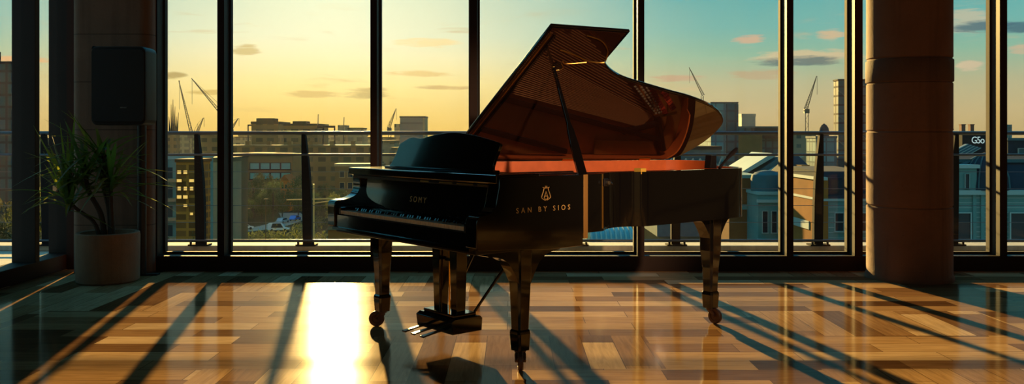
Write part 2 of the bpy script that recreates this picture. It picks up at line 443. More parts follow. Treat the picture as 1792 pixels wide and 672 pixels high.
# ------------------------------------------------------------------ terrace and railing
struct(obj('floor_terrace', B(-14, 14, 7.93, 9.45, -.3, -.012), M_['slab']))
struct(obj('trim_terrace_kerb', B(-14, 14, 9.12, 9.42, -.012, .045), M_['slab'], bevel=.01))
def railing():
    RY = 9.15
    t = thing('railing', 'steel railing with thin cables on tapering dark posts along the terrace edge', 'railing', (0, RY, 0))
    obj('top_rail', tube(bmesh.new(), (-13, 0, 1.243), (13, 0, 1.243), .021, n=14), M_['rail'], t, smooth=True)
    obj('middle_rail', tube(bmesh.new(), (-13, -.03, 1.012), (13, -.03, 1.012), .014, n=12), M_['rail'], t, smooth=True)
    obj('kick_rail', tube(bmesh.new(), (-13, -.03, .10), (13, -.03, .10), .014, n=12), M_['rail'], t, smooth=True)
    for z in (.83, .65, .47, .29):
        obj('cable', tube(bmesh.new(), (-13, 0, z), (13, 0, z), .0028, n=6), M_['rail'], t)
    posts = [-230, -75, 82, 350, 537, 775, 1012, 1183, 1432, 1668, 1860, 2060]
    for px in posts:
        x = (px - 896) / 1500 * RY
        b = bmesh.new(); secs = []
        for z, w, dx in ((.05, .046, .01), (.25, .048, .008), (.5, .048, .004), (.75, .044, -.004), (.95, .036, -.014), (1.1, .027, -.024), (1.23, .019, -.032)):
            dx = dx if px < 1000 else -dx * .8
            secs.append([(x + dx - w, -.012, z), (x + dx + w, -.012, z), (x + dx + w, .012, z), (x + dx - w, .012, z)])
        # a broad fin set edge-on: narrow on the view side, deep across it
        secs = [[(x + (p[0] - x), p[1] * 3, p[2]) for p in s] for s in secs]
        loft(b, secs)
        p = obj('post', b, M_['postm'], t, bevel=.003)
        bp = box(bmesh.new(), x - .105, x + .105, -.07, .07, .045, .062)
        for sx in (-.08, .08): tube(bp, (x + sx, -.05, .06), (x + sx, -.05, .085), .012, n=6)
        obj('foot_plate', bp, M_['postm'], p)
railing()

# ------------------------------------------------------------------ grand piano
# local axes: x runs from keyboard to tail, y from treble side to bass side
def piano():
    P = thing('grand_piano', 'black lacquered grand piano with its lid propped open on the parquet floor', 'piano', (.106, 4.367, 0), math.atan2(.6434, .7655))
    K = M_['black']
    outer = spline([(.34, 0), (.44, 0), (.52, .004)], 3)[:-1] + spline([(.52, .004), (.57, .04), (.645, .078), (.735, .086), (.81, .062), (.865, .03), (.91, .016), (1.0, .012)], 6)[:-1] \
        + spline([(1.0, .012), (1.35, .005), (1.66, .0)], 4)[:-1] + spline([(1.66, .0), (1.80, .012), (1.90, .075), (1.99, .17), (2.09, .33), (2.17, .52), (2.195, .68), (2.175, .80), (2.10, .90)], 6) \
        + [(1.6, 1.10), (1.05, 1.32), (.60, 1.48), (.52, 1.50), (.34, 1.50)]
    def inset(pts, d):
        out = []
        for i, p in enumerate(pts):
            a = Vector(pts[max(i - 1, 0)]); b = Vector(pts[min(i + 1, len(pts) - 1)]); n = (b - a).normalized()
            out.append((p[0] - n.y * d, p[1] + n.x * d))
        return out
    inn = inset(outer, .055); inn[0] = (.34, .055); inn[-1] = (.34, 1.445)
    # rim wall
    bm = bmesh.new(); n = len(outer)
    V = lambda p, z: bm.verts.new((p[0], p[1], z))
    a = [V(p, .685) for p in outer]; b = [V(p, 1.0) for p in outer]; c = [V(p, 1.0) for p in inn]; d = [V(p, .685) for p in inn]
    for i in range(n - 1):
        for u, v in ((a, b), (b, c), (c, d), (d, a)): bm.faces.new((u[i], u[i + 1], v[i + 1], v[i]))
    bm.faces.new((a[0], b[0], c[0], d[0])); bm.faces.new((a[-1], d[-1], c[-1], b[-1]))
    rim = obj('rim', bm, K, P, smooth=True)
    # wood veneer lining the inside of the rim, proud of it under the lid on the far side
    bm = bmesh.new(); in2 = inset(outer, .062); hi = [.985 if p[1] < .45 else 1.031 for p in inn]
    for pts, zz in ((inset(outer, .048), None),): pass
    a = [V(p, .86) for p in inset(outer, .052)]; b = [V(p, h) for p, h in zip(inset(outer, .052), hi)]
    c = [V(p, h) for p, h in zip(in2, hi)]; d = [V(p, .86) for p in in2]
    for i in range(n - 1):
        for u, v in ((a, b), (b, c), (c, d), (d, a)): bm.faces.new((u[i], u[i + 1], v[i + 1], v[i]))
    bm.faces.new((a[0], b[0], c[0], d[0])); bm.faces.new((a[-1], d[-1], c[-1], b[-1]))
    o = obj('inner_rim', bm, M_['inner'], P, smooth=True); o['label'] = 'orange red veneer lining inside the rim'
    # bottom boards
    obj('bottom_board', prism(bmesh.new(), inset(outer, .03), .70, .715), M_['satin'], P)
    # soundboard, plate
    sb = prism(bmesh.new(), inset(outer, .06) , .86, .87)
    obj('soundboard', sb, M_['sound'], P)
    pin = [(.18, .06), (.36, .06)] + inset(outer, .066) + [(.36, 1.44), (.18, 1.44)]
    pin2 = inset(outer, .15)[8:-5]
    bm = bmesh.new()
    po = inset(outer, .066)[6:-4]; pi_ = inset(outer, .17)[6:-4]; n2 = len(po)
    a = [V(p, .895) for p in po]; b = [V(p, .908) for p in po]; c = [V(p, .908) for p in pi_]; d = [V(p, .895) for p in pi_]
    for i in range(n2 - 1):
        for u, v in ((a, b), (b, c), (c, d), (d, a)): bm.faces.new((u[i], u[i + 1], v[i + 1], v[i]))
    plate = obj('iron_plate', bm, M_['gold'], P, smooth=True)
    obj('pin_field', B(.16, .36, .07, 1.43, .885, .915), M_['satin'], plate, bevel=.006)
    for (x0, y0, x1, y1) in ((.36, 1.0, 2.03, .735), (1.90, .585, 2.07, .80), (1.70, .80, 1.95, .62), (.36, 1.24, 1.35, 1.10)):
        s = bmesh.new(); L = math.hypot(x1 - x0, y1 - y0)
        box(s, 0, L, -.02, .02, .905, .955); box(s, 0, L, -.012, .012, .955, .962)
        xf(s, Matrix.Translation((x0, y0, 0)) @ Matrix.Rotation(math.atan2(y1 - y0, x1 - x0), 4, 'Z'))
        obj('plate_strut', s, M_['satin'], plate, bevel=.004)
    # curved rib rising near the treble corner of the plate
    rb = spline([(.42, .16, .93), (.52, .24, .935), (.66, .28, .935), (.80, .24, .935), (.92, .16, .93)], 6)
    obj('plate_rib', path(bmesh.new(), rb, .008), M_['brass'], plate, smooth=True)
    rb = spline([(.40, .34, .935), (.62, .40, .94), (.86, .33, .94), (1.06, .17, .935)], 6)
    obj('plate_rib', path(bmesh.new(), rb, .006), M_['brass'], plate, smooth=True)
    # strings: treble to bass, each its own part
    ns = 44
    for i in range(ns):
        y = .11 + i * (.96 - .11) / (ns - 1)
        f = i / (ns - 1)
        x1 = .75 + 1.18 * min(1, f / .5) ** .8 if f < .5 else 1.93 - (f - .5) * .10
        y1 = y + .06 if f < .5 else y + .06 - (f - .5) * .62
        if y1 < .10: y1 = .10
        obj('string', tube(bmesh.new(), (.30, y, .932), (x1 - .06, y1 if f < .5 else max(.2, y1), .928), .0036 if f < .5 else .0042, n=5), M_['string'], P)
    # dampers and felt
    for i in range(36):
        y = .14 + i * .034
        obj('damper', B(.50, .60, y, y + .02, .938, .962), M_['satin'], P)
    for (x0, y0, x1, y1, w, mm, nm) in ((1.76, .425, 1.965, .555, .020, 'felt', 'felt_strip'), (1.86, .405, 2.005, .49, .020, 'felt', 'felt_strip'), (.44, .12, .44, 1.10, .012, 'felt', 'felt_strip'),
                                    (1.63, .46, 1.905, .585, .007, 'white', 'pin_row'), (1.68, .445, 1.925, .572, .007, 'white', 'pin_row'), (1.72, .432, 1.945, .562, .005, 'white', 'pin_row'), (1.90, .59, 2.03, .50, .010, 'brass', 'brass_bar')):
        s = bmesh.new(); L = math.hypot(x1 - x0, y1 - y0); k = int(L / .024)
        if nm == 'brass_bar': box(s, 0, L, -w, w, .93, .955)
        else:
            for j in range(k): box(s, j * .024, j * .024 + (.018 if mm == 'felt' else .010), -w, w, .935, .955)
        xf(s, Matrix.Translation((x0, y0, 0)) @ Matrix.Rotation(math.atan2(y1 - y0, x1 - x0), 4, 'Z'))
        o = obj(nm, s, M_[mm], P)
        if nm == 'felt_strip': o['label'] = 'red felt strip across the strings'
    # dark under-felt beneath the strung area
    o = obj('under_felt', prism(bmesh.new(), [(.36, .10), (.60, .14), (.95, .10), (1.6, .10), (1.75, .30), (1.88, .56), (1.80, .72), (.36, .96)], .872, .876), mat('dark_red_under_felt', (.060, .013, .008), .85, var=.3), P)
    # bridge
    obj('bridge', path(bmesh.new(), spline([(.80, .16, .90), (1.15, .24, .90), (1.55, .36, .90), (1.9, .62, .90)], 6), .016), M_['sound'], P, smooth=True)

    # cheeks with scrolled arms
    prof = [(.36, .618), (.10, .618), (-.345, .648), (-.362, .66), (-.364, .775)] + spline([(-.364, .775), (-.358, .802), (-.338, .815), (-.30, .820), (-.268, .832), (-.246, .858), (-.236, .895), (-.228, .93), (-.222, .955)], 5)[1:] + [(-.222, 1.0), (.36, 1.0)]
    prof_b = [(.36, .618), (.10, .618), (-.345, .648), (-.362, .66), (-.364, .775)] + spline([(-.364, .775), (-.358, .802), (-.335, .815), (-.27, .822), (-.215, .842), (-.19, .875), (-.185, .91), (-.19, .955)], 5)[1:] + [(-.19, 1.0), (.36, 1.0)]
    ck = obj('cheek', prism(bmesh.new(), prof, 0, .088, 'y'), K, P, smooth=True, bevel=.004)
    obj('cheek', prism(bmesh.new(), prof_b, 1.412, 1.5, 'y'), K, P, smooth=True, bevel=.004)
    # keybed, keyslip, key blocks
    obj('keybed', B(-.33, .36, .05, 1.45, .62, .69), M_['satin'], P, bevel=.004)
    kb = prism(bmesh.new(), [(-.352, .652), (-.352, .728), (-.345, .735), (-.330, .735), (-.330, .652)], .088, 1.412, 'y')
    obj('keyslip', kb, K, P)
    sh = prism(bmesh.new(), [(-.362, .640), (-.362, .655), (-.33, .665), (-.33, .640)], .06, 1.44, 'y')
    obj('key_rail', sh, K, P)
    for y0, y1 in ((.088, .128), (1.372, 1.412)):
        obj('key_block', B(-.345, -.16, y0, y1, .69, .775), K, P, bevel=.006)
    # keys
    kw = (1.372 - .128) / 52
    for i in range(52):
        y = .128 + i * kw
        b = B(-.343, -.165, y + .0007, y + kw - .0007, .724, .757)
        obj('white_key', b, M_['white'], P, bevel=.0012, seg=1)
    pat = [0, 1, 1, 0, 1, 1, 1]     # black keys counted from the bass end (A first)
    for i in range(51):
        if (i % 7) in (0, 2, 3, 5, 6):
            y = 1.372 - (i + 1) * kw
            b = prism(bmesh.new(), [(-.285, .757), (-.277, .771), (-.165, .772), (-.165, .750), (-.285, .750)], y - .0065, y + .0065, 'y')
            obj('black_key', b, K, P, bevel=.001, seg=1)
    # fallboard with lettering
    fb = prism(bmesh.new(), [(-.168, .757)] + spline([(-.180, .775), (-.176, .80), (-.168, .85), (-.160, .90), (-.158, .955)], 4) + [(-.13, .955), (-.13, .757)], .088, 1.412, 'y')
    fb = obj('fallboard', fb, K, P, smooth=True)
    t1 = text_bm('SOMY', .047, 1.55)
    xf(t1, Matrix.Translation((-.1735, .79, .83)) @ Matrix.Rotation(R(8), 4, 'Y') @ Matrix.Rotation(R(-90), 4, 'Z') @ Matrix.Rotation(R(90), 4, 'X'))
    o = obj('lettering', t1, M_['goldtxt'], fb); o['label'] = 'gold lettering SOMY'
    # top slab (folded front flap of the lid) in two layers
    obj('front_flap', B(-.232, .06, .012, 1.475, .968, 1.012), K, P, bevel=.006)
    o = obj('flap_molding', B(-.215, .04, .03, 1.45, .948, .966), M_['satin'], P, bevel=.003)
    for y0, y1 in ((.62, .70), (.40, .52), (.22, .36), (.10, .18)):
        obj('brass_inlay', B(-.2165, -.212, y0, y1, .953, .960), M_['brass'], o)
    # music desk: curved board leaning back
    top = spline([(1.155, .155), (1.06, .188), (.95, .182), (.83, .202), (.66, .216), (.48, .205), (.30, .176), (.215, .160)], 6)
    left = spline([(1.155, .155), (1.175, .14), (1.19, .09), (1.22, .03), (1.25, 0)], 4)[1:]
    right = spline([(.215, .160), (.205, .14), (.225, .07), (.23, .02), (.20, 0)], 4)[1:]
    pts = [(p[0], p[1]) for p in reversed(left)] + [(p[0], p[1]) for p in top] + [(p[0], p[1]) for p in right]
    md = prism(bmesh.new(), pts, -.009, .009, 'x')
    xf(md, Matrix.Translation((-.075, 0, 1.014)) @ Matrix.Rotation(R(14), 4, 'Y'))
    md = obj('music_desk', md, K, P, smooth=True, bevel=.003)
    obj('desk_ledge', B(-.105, -.06, .19, 1.26, 1.012, 1.026), K, md, bevel=.004)
    for y in (.4, 1.0): obj('desk_support', tube(bmesh.new(), (.05, y, 1.012), (-.035, y, 1.16), .006), M_['brass'], md)

    # lid: outline in (along hinge, up slope) coordinates
    H = Vector((.525, 1.5, 1.03)); T = Vector((2.185, .817, 1.03)); Pk = Vector((.525, .4295, 1.8544))
    a = (T - H).normalized(); N = (T - H).cross(Pk - H).normalized()
    if N.z < 0: N = -N
    b = N.cross(a)
    if b.z < 0: b = -b
    M = Matrix(((a.x, b.x, N.x, H.x), (a.y, b.y, N.y, H.y), (a.z, b.z, N.z, H.z), (0, 0, 0, 1)))
    lo = [(0, 0), (.407, 1.288), (.923, 1.269)] + [tuple(p)[:2] for p in spline([(.843, 1.005, 0), (.893, .95, 0), (.968, .895, 0), (1.064, .85, 0), (1.252, .79, 0), (1.42, .738, 0), (1.568, .696, 0), (1.727, .635, 0), (1.834, .578, 0), (1.921, .5, 0), (1.963, .419, 0), (1.95, .317, 0), (1.899, .2, 0), (1.825, .101, 0), (1.753, .034, 0), (1.66, 0, 0)], 4)]
    def scale_in(pts, d):
        out = []; m = len(pts)
        for i, p in enumerate(pts):
            e = (Vector(pts[(i + 1) % m]) - Vector(pts[i - 1])).normalized()
            out.append((p[0] + e.y * d, p[1] - e.x * d))
        return out
    bm = prism(bmesh.new(), lo, 0, .022); xf(bm, M)
    lid = obj('lid', bm, K, P, bevel=.004)
    li = scale_in(lo, .012); li[0] = (.012, .01); li[1] = (.416, 1.272); li[2] = (.895, 1.255)
    bm = prism(bmesh.new(), li, -.004, .002); xf(bm, M)
    o = obj('lid_lining', bm, M_['lidunder'], lid); o['label'] = 'reddish polished underside of the lid'
    # moulded trim along the front edge of the lid underside
    e0, e1 = Vector((.03, .05)), Vector((.405, 1.235)); dn = (e1 - e0).normalized(); nn = Vector((dn.y, -dn.x))
    for off, w, h, mm in ((.012, .006, .010, 'brass'), (.036, .016, .012, 'black')):
        q = [e0 + nn * off, e1 + nn * off, e1 + nn * (off + w), e0 + nn * (off + w)]
        bm = prism(bmesh.new(), [tuple(v) for v in q], -.004 - h, -.003); xf(bm, M)
        obj('lid_molding', bm, M_[mm], lid)
    # curved brass lines put in for reflections of the plate in the lid
    refl_line = spline([(.65, 1.225, 0), (.76, 1.185, 0), (.83, 1.10, 0), (.845, 1.01, 0)], 8)
    bm = path(bmesh.new(), [(p[0], p[1], -.006) for p in refl_line], .0040, 6); xf(bm, M)
    obj('lid_reflection_line', bm, M_['brass'], lid, smooth=True)
    refl_line = spline([(.515, 1.10, 0), (.60, 1.07, 0), (.72, 1.015, 0), (.80, 1.0, 0), (.84, 1.002, 0)], 8)
    bm = path(bmesh.new(), [(p[0], p[1], -.006) for p in refl_line], .0055, 6); xf(bm, M)
    obj('lid_reflection_line', bm, M_['brass'], lid, smooth=True)
    refl_line = spline([(.56, 1.005, 0), (.58, .985, 0), (.63, .985, 0), (.72, 1.0, 0)], 8)
    bm = path(bmesh.new(), [(p[0], p[1], -.006) for p in refl_line], .0045, 6); xf(bm, M)
    obj('lid_reflection_line', bm, M_['brass'], lid, smooth=True)
    # cup for the prop
    cup = [(.505, .975), (.525, 1.0), (.555, .985), (.575, .955), (.565, .935), (.53, .93), (.51, .945)]
    bm = prism(bmesh.new(), cup, -.012, -.003); xf(bm, M); obj('prop_cup', bm, M_['black'], lid, bevel=.002)
    bm = path(bmesh.new(), [(p[0], p[1], -.010) for p in spline([(.555, .985, 0), (.578, .955, 0), (.563, .934, 0), (.535, .929, 0)], 5)], .003, 6); xf(bm, M)
    obj('cup_rim', bm, M_['brass'], lid)
    for s in (.25, .85, 1.45):
        bm = box(bmesh.new(), s, s + .09, -.012, .03, -.008, -.002); xf(bm, M); obj('hinge', bm, M_['brass'], lid)
    # lid prop: slender above, thick blade below
    p0 = Vector((.534, .160, .93)); p1 = Vector((.719, .62, 1.628)); d = p1 - p0
    secs = []
    sd = Vector((.76, -.30, 0)).normalized(); fd = d.normalized().cross(sd)
    for f, w in ((0, .017), (.08, .027), (.30, .026), (.44, .020), (.50, .0115), (.75, .010), (1, .008)):
        c = p0 + d * f; h = .011
        secs.append([c - sd * w - fd * h, c + sd * w - fd * h, c + sd * w + fd * h, c - sd * w + fd * h])
    pr = obj('lid_prop', loft(bmesh.new(), secs), K, P, bevel=.002)
    bm = bmesh.new(); bmesh.ops.create_uvsphere(bm, u_segments=12, v_segments=8, radius=.012, matrix=Matrix.Translation(p1 + d.normalized() * .006))
    obj('prop_tip', bm, M_['brass'], pr, smooth=True)
    # fittings on the treble side; wide strip and block colours copy sunlight
    o = obj('gold_strip', B(.362, .394, -.003, .02, .655, .999), mat('sunlit_stripe_gold', (.55, .30, .09), .42, .6), P, bevel=.002); o['label'] = 'upright gold strip painted in for a sunlit stripe on the side of the case'  # gold strip put in for a sunlit stripe on the rim
    o = obj('gold_strip', B(.505, .517, -.002, .02, .70, .999), M_['brass'], P, bevel=.002); o['label'] = 'narrow upright brass strip beside the latch'
    lt = obj('latch', B(.508, .55, -.012, .03, .93, .972), M_['satin'], P, bevel=.004)
    obj('latch_knob', tube(bmesh.new(), (.53, -.012, .95), (.53, -.032, .95), .010), M_['silver'], lt, smooth=True)
    obj('latch_hook', path(bmesh.new(), spline([(.545, -.015, .955), (.575, -.01, .94), (.60, .02, .945), (.605, .035, .962)], 5), .005), M_['satin'], lt, smooth=True)
    o = obj('brass_block', B(.86, .905, .03, .085, .985, 1.02), mat('sunlit_brass_yellow', (.85, .52, .08), .4, .2), P, bevel=.003)  # block coloured brighter yellow, as if the sun lit it
    # fittings on the tail
    o = obj('tail_block', prism(bmesh.new(), [(1.60, 1.0), (1.67, 1.0), (1.665, 1.085), (1.615, 1.085)], .10, .15, 'y'), M_['satin'], P, bevel=.004)
    hd = path(bmesh.new(), spline([(1.66, .075, 1.002), (1.72, .07, 1.05), (1.79, .065, 1.10), (1.83, .06, 1.127)], 4), [.009] * 6 + [.012, .015, .016, .016, .014, .012, .009][:7], 8)
    obj('lid_handle', hd, M_['satin'], P, smooth=True)
    # lettering and lyre emblem on the treble side
    t2 = text_bm('SAN BY SIOS', .038, 1.85); xf(t2, Matrix.Translation((.075, -.0012, .818)) @ Matrix.Rotation(R(90), 4, 'X'))
    o = obj('lettering', t2, M_['goldtxt'], ck); o['label'] = 'gold lettering SAN BY SIOS'
    em = bmesh.new(); ex, ez = .090, .872
    q = lambda pts: [(ex + p[0], -.0015, ez + p[1]) for p in pts]
    for s in (1, -1):
        path(em, spline(q([(s * .004, .002), (s * .018, .008), (s * .030, .016), (s * .029, .026), (s * .018, .052), (s * .015, .064), (s * .022, .070)]), 5), .0022, 6)
        path(em, q([(s * .004, .064), (s * .005, .076)]), .0016, 6)
    path(em, q([(-.014, .066), (.014, .066)]), .0018, 6)
    path(em, q([(-.013, .016), (0, .048), (.013, .016)]), .0022, 6); path(em, q([(-.010, .024), (.010, .024)]), .0018, 6)
    path(em, spline(q([(-.014, .018), (-.006, .008), (.006, .008), (.014, .018)]), 4), .0022, 6)
    o = obj('emblem', em, M_['goldtxt'], ck); o['label'] = 'gold lyre emblem above the side lettering'

    # legs
    def leg(x, y, ztop, arch, cdir, wide=.047):
        def sect(z, h, c=.28):
            k = h * (1 - c)
            return [(x + a * h1, y + b_ * h2, z) for a, b_, h1, h2 in ((1, 1, h, k), (1, 1, k, h), (-1, 1, k, h), (-1, 1, h, k), (-1, -1, h, k), (-1, -1, k, h), (1, -1, k, h), (1, -1, h, k))]
        secs = [sect(z, h) for z, h in ((.205, .0365), (.36, .042), (.47, wide), (ztop, wide + .004))]
        L = obj('leg', loft(bmesh.new(), secs), K, P, bevel=.002)
        obj('leg_collar', loft(bmesh.new(), [sect(z, h) for z, h in ((.098, .039), (.185, .0445), (.198, .043), (.207, .037))]), K, L, bevel=.002)
        if arch:
            h = arch; zb = ztop - .19
            cv = [(h, ztop), (h, ztop - .012)] + [(p[0], p[1]) for p in spline([(h - .01, ztop - .02), (h - .09, ztop - .033), (.10, ztop - .075), (.054, zb + .04), (wide - .012, zb)], 6)]
            pts = [(x + p[0], p[1]) for p in cv] + [(x - p[0], p[1]) for p in reversed(cv)]
            obj('leg_bracket', prism(bmesh.new(), pts, y - .040, y + .040, 'y'), K, L, smooth=True)
        else:
            obj('leg_bracket', loft(bmesh.new(), [sect(z, h) for z, h in ((ztop - .05, wide + .003), (ztop - .03, wide + .018), (ztop, wide + .02))]), K, L)
        # caster: plate, fork, wheel
        cx, cy = math.cos(cdir), math.sin(cdir); R_, off = .049, .036
        w = Vector((x + cx * off, y + cy * off, R_)); ax = Vector((-cy, cx, 0))
        f = bmesh.new(); tube(f, (x, y, .088), (x, y, .10), .030, n=16); tube(f, (x, y, .07), (x, y, .09), .016, .022, n=14)
        for s in (1, -1):
            o_ = ax * s * .021
            pp = [Vector((x, y, .088)) + o_ * .7 + Vector((cx, cy, 0)) * -.012, Vector((x, y, .083)) + o_ + Vector((cx, cy, 0)) * .016, w + o_ + Vector((0, 0, .012)) + Vector((cx, cy, 0)) * .004, w + o_]
            path(f, spline(pp, 4), .0085, 8)
        tube(f, w - ax * .028, w + ax * .028, .007, n=10)
        fo = obj('caster_fork', f, M_['rubber'], L, smooth=True)
        wh = bmesh.new()
        q = ax.to_track_quat('Z', 'Y').to_matrix().to_4x4()
        lathe(wh, [(.010, -.010), (.026, -.010), (.028, -.014), (.044, -.014), (R_, -.008), (R_, .008), (.044, .014), (.028, .014), (.026, .010), (.010, .010)], 28)
        xf(wh, Matrix.Translation(w) @ q); obj('caster_wheel', wh, M_['rubber'], fo, smooth=True)
    leg(0, .10, .622, .25, R(232))
    leg(-.02, 1.42, .64, 0, R(140), .050)
    leg(1.66, .145, .70, .235, R(-90), .054)
    # pedal lyre
    ly = obj('lyre_block', B(-.16, .18, .50, .98, .60, .635), mat('brown_block', (.10, .05, .022), .45), P, bevel=.004); ly['label'] = 'brown block under the keybed'
    for y in (.665, .835):
        secs = [[(.02 + s1 * w, y + s2 * w * .9, z) for s1, s2 in ((1, 1), (-1, 1), (-1, -1), (1, -1))] for z, w in ((.19, .030), (.60, .040))]
        obj('lyre_post', loft(bmesh.new(), secs), K, P, bevel=.002)
    bx = obj('pedal_box', prism(bmesh.new(), [(-.085, .10), (-.095, .17), (-.07, .185), (.11, .185), (.125, .17), (.12, .10)], .575, .925, 'y'), K, P, bevel=.003)
    obj('box_cap', B(-.06, .10, .60, .90, .185, .203), K, bx, bevel=.005)
    for y in (.66, .75, .84):
        pp = spline([(-.06, y, .118), (-.13, y, .114), (-.20, y, .105), (-.235, y, .100)], 4)
        p = bmesh.new(); secs = []
        for i, c in enumerate(pp):
            w = .009 + .010 * (i / (len(pp) - 1)); secs.append([(c[0], c[1] - w, c[2] - .005), (c[0], c[1] + w, c[2] - .005), (c[0], c[1] + w, c[2] + .004), (c[0], c[1] - w, c[2] + .004)])
        obj('pedal', loft(p, secs), M_['satin'], bx, bevel=.002)
    for y in (.735, .765, .905):
        obj('pedal_rod', tube(bmesh.new(), (.03, y, .20), (.03, y, .61), .0055), M_['brass'], P, smooth=True)
    obj('rod_guide', B(.012, .048, .715, .785, .485, .50), K, P)
    for y, yy in ((.62, .50), (.86, .92)):
        obj('lyre_brace', tube(bmesh.new(), (.10, y, .20), (.46, yy, .70), .0085), K, P, smooth=True)
    return P
piano()

# ------------------------------------------------------------------ plant and speaker
def plant():
    px, py = -3.37, 7.15
    t = thing('potted_plant', 'spiky dragon plant in a round brown concrete planter below the loudspeaker', 'plant', (px, py, 0))
    r = .245
    pot = lathe(bmesh.new(), [(r - .015, 0), (r - .002, .012), (r, .03), (r + .004, .38), (r, .405), (r - .012, .412), (r - .035, .408), (r - .04, .36), (r - .05, .34)], 48)
    obj('planter', pot, M_['pot'], t, smooth=True)
    bm = lathe(bmesh.new(), [(.205, .345), (.205, .362), (.12, .372), (.03, .375)], 24)
    obj('soil', bm, M_['soil'], t)
    rnd = random.Random(11)
    heads = []
    for (x0, y0, x1, y1, z1, rr) in ((-.03, 0, -.17, -.03, .86, .021), (.02, .02, -.02, -.02, 1.05, .023), (.05, -.03, .07, -.10, .82, .018), (-.06, -.02, -.30, -.05, .70, .016), (.0, .05, -.09, .06, .95, .018)):
        pts = spline([(x0, y0, .36), (x0 * .8 + x1 * .2, y0 * .8 + y1 * .2, .36 + (z1 - .36) * .4), (x1 * .8 + x0 * .2, y1 * .8 + y0 * .2, .36 + (z1 - .36) * .75), (x1, y1, z1)], 5)
        obj('stem', path(bmesh.new(), pts, [rr * (1.2 - .4 * i / (len(pts) - 1)) for i in range(len(pts))], 8), M_['stem'], t, smooth=True)
        heads.append(Vector((x1, y1, z1)))
    bm = bmesh.new()
    for hi, h in enumerate(heads):
        for k in range(48):
            a = rnd.uniform(0, 2 * PI); elv = R(rnd.uniform(-6, 84)); L = rnd.uniform(.32, .72) * (1.05 if hi in (1, 3, 0) else .85)
            d = Vector((math.cos(a) * math.cos(elv), math.sin(a) * math.cos(elv) * .8, math.sin(elv)))
            side = Vector((-math.sin(a), math.cos(a), 0)); w0 = rnd.uniform(.009, .015); droop = rnd.uniform(.05, .55) * math.cos(elv)
            base = h + Vector((0, 0, rnd.uniform(-.12, .06))); prev = None; n = 7; bad = False; vs = []
            for i in range(n + 1):
                f = i / n
                c = base + d * (L * f) + Vector((0, 0, -droop * L * f * f))
                w = w0 * (.5 + 2.2 * f * (1 - f) + .25) * (1 - f ** 4) + .0006
                vs.append((c, w))
                if c.y > .23 or c.x < -.64 or (c.z > 1.22 and c.x > -.14): bad = True
            if bad: continue
            for c, w in vs:
                q = (bm.verts.new(c - side * w + Vector((0, 0, w * .35))), bm.verts.new(c), bm.verts.new(c + side * w + Vector((0, 0, w * .35))))
                if prev:
                    bm.faces.new((prev[0], prev[1], q[1], q[0])); bm.faces.new((prev[1], prev[2], q[2], q[1]))
                prev = q
    obj('leaves', bm, M_['leaf'], t, smooth=True)
plant()

def speaker():
    cx, cy = -3.265, 7.24; w, d, h = .465, .26, .655; zc = 1.627
    t = thing('loudspeaker', 'big black loudspeaker with rounded corners held up against the pier', 'speaker', (cx, cy, 0))
    def rr(w, h, r, n=6):
        out = []
        for sx, sz, a0 in ((1, 1, 0), (-1, 1, 90), (-1, -1, 180), (1, -1, 270)):
            for k in range(n + 1):
                a = R(a0 + 90 * k / n); out.append((sx * (w / 2 - r) + r * math.cos(a), zc + sz * (h / 2 - r) + r * math.sin(a)))
        return out
    secs = []
    for y, s, r in ((-d / 2, .96, .045), (-d / 2 + .02, 1., .05), (d / 2 - .06, 1., .05), (d / 2, .80, .05)):
        secs.append([(p[0] , y, p[1]) for p in rr(w * s, h * (s * .5 + .5), r)])
    obj('cabinet', loft(bmesh.new(), secs), M_['speaker'], t, smooth=True)
    g = loft(bmesh.new(), [[(p[0], y, p[1]) for p in rr(w * s, h * s, .035)] for y, s in ((-d / 2 - .002, .93), (-d / 2 - .012, .915))])
    gr = obj('grille', g, M_['grille'], t, smooth=True)
    obj('badge', B(.020, .075, -d / 2 - .0135, -d / 2 - .0115, zc - .185, zc - .178), M_['silver'], gr)
    k = tube(bmesh.new(), (-.24, .02, zc + .30), (-.275, .02, zc + .325), .012); tube(k, (-.262, .02, zc + .318), (-.285, .02, zc + .325), .024, n=12)
    obj('bracket_knob', k, M_['satin'], t, smooth=True)
    p = bmesh.new(); tube(p, (.045, .215, .012), (.045, .215, zc - .18), .038, n=18)
    obj('pole', p, M_['speaker'], t, smooth=True)
    obj('pole_bracket', B(.0, .09, .12, .20, zc - .24, zc - .10), M_['speaker'], t, bevel=.006)
    obj('pole_foot', B(-.10, .19, .175, .255, 0, .014), M_['speaker'], t, bevel=.003)
speaker()

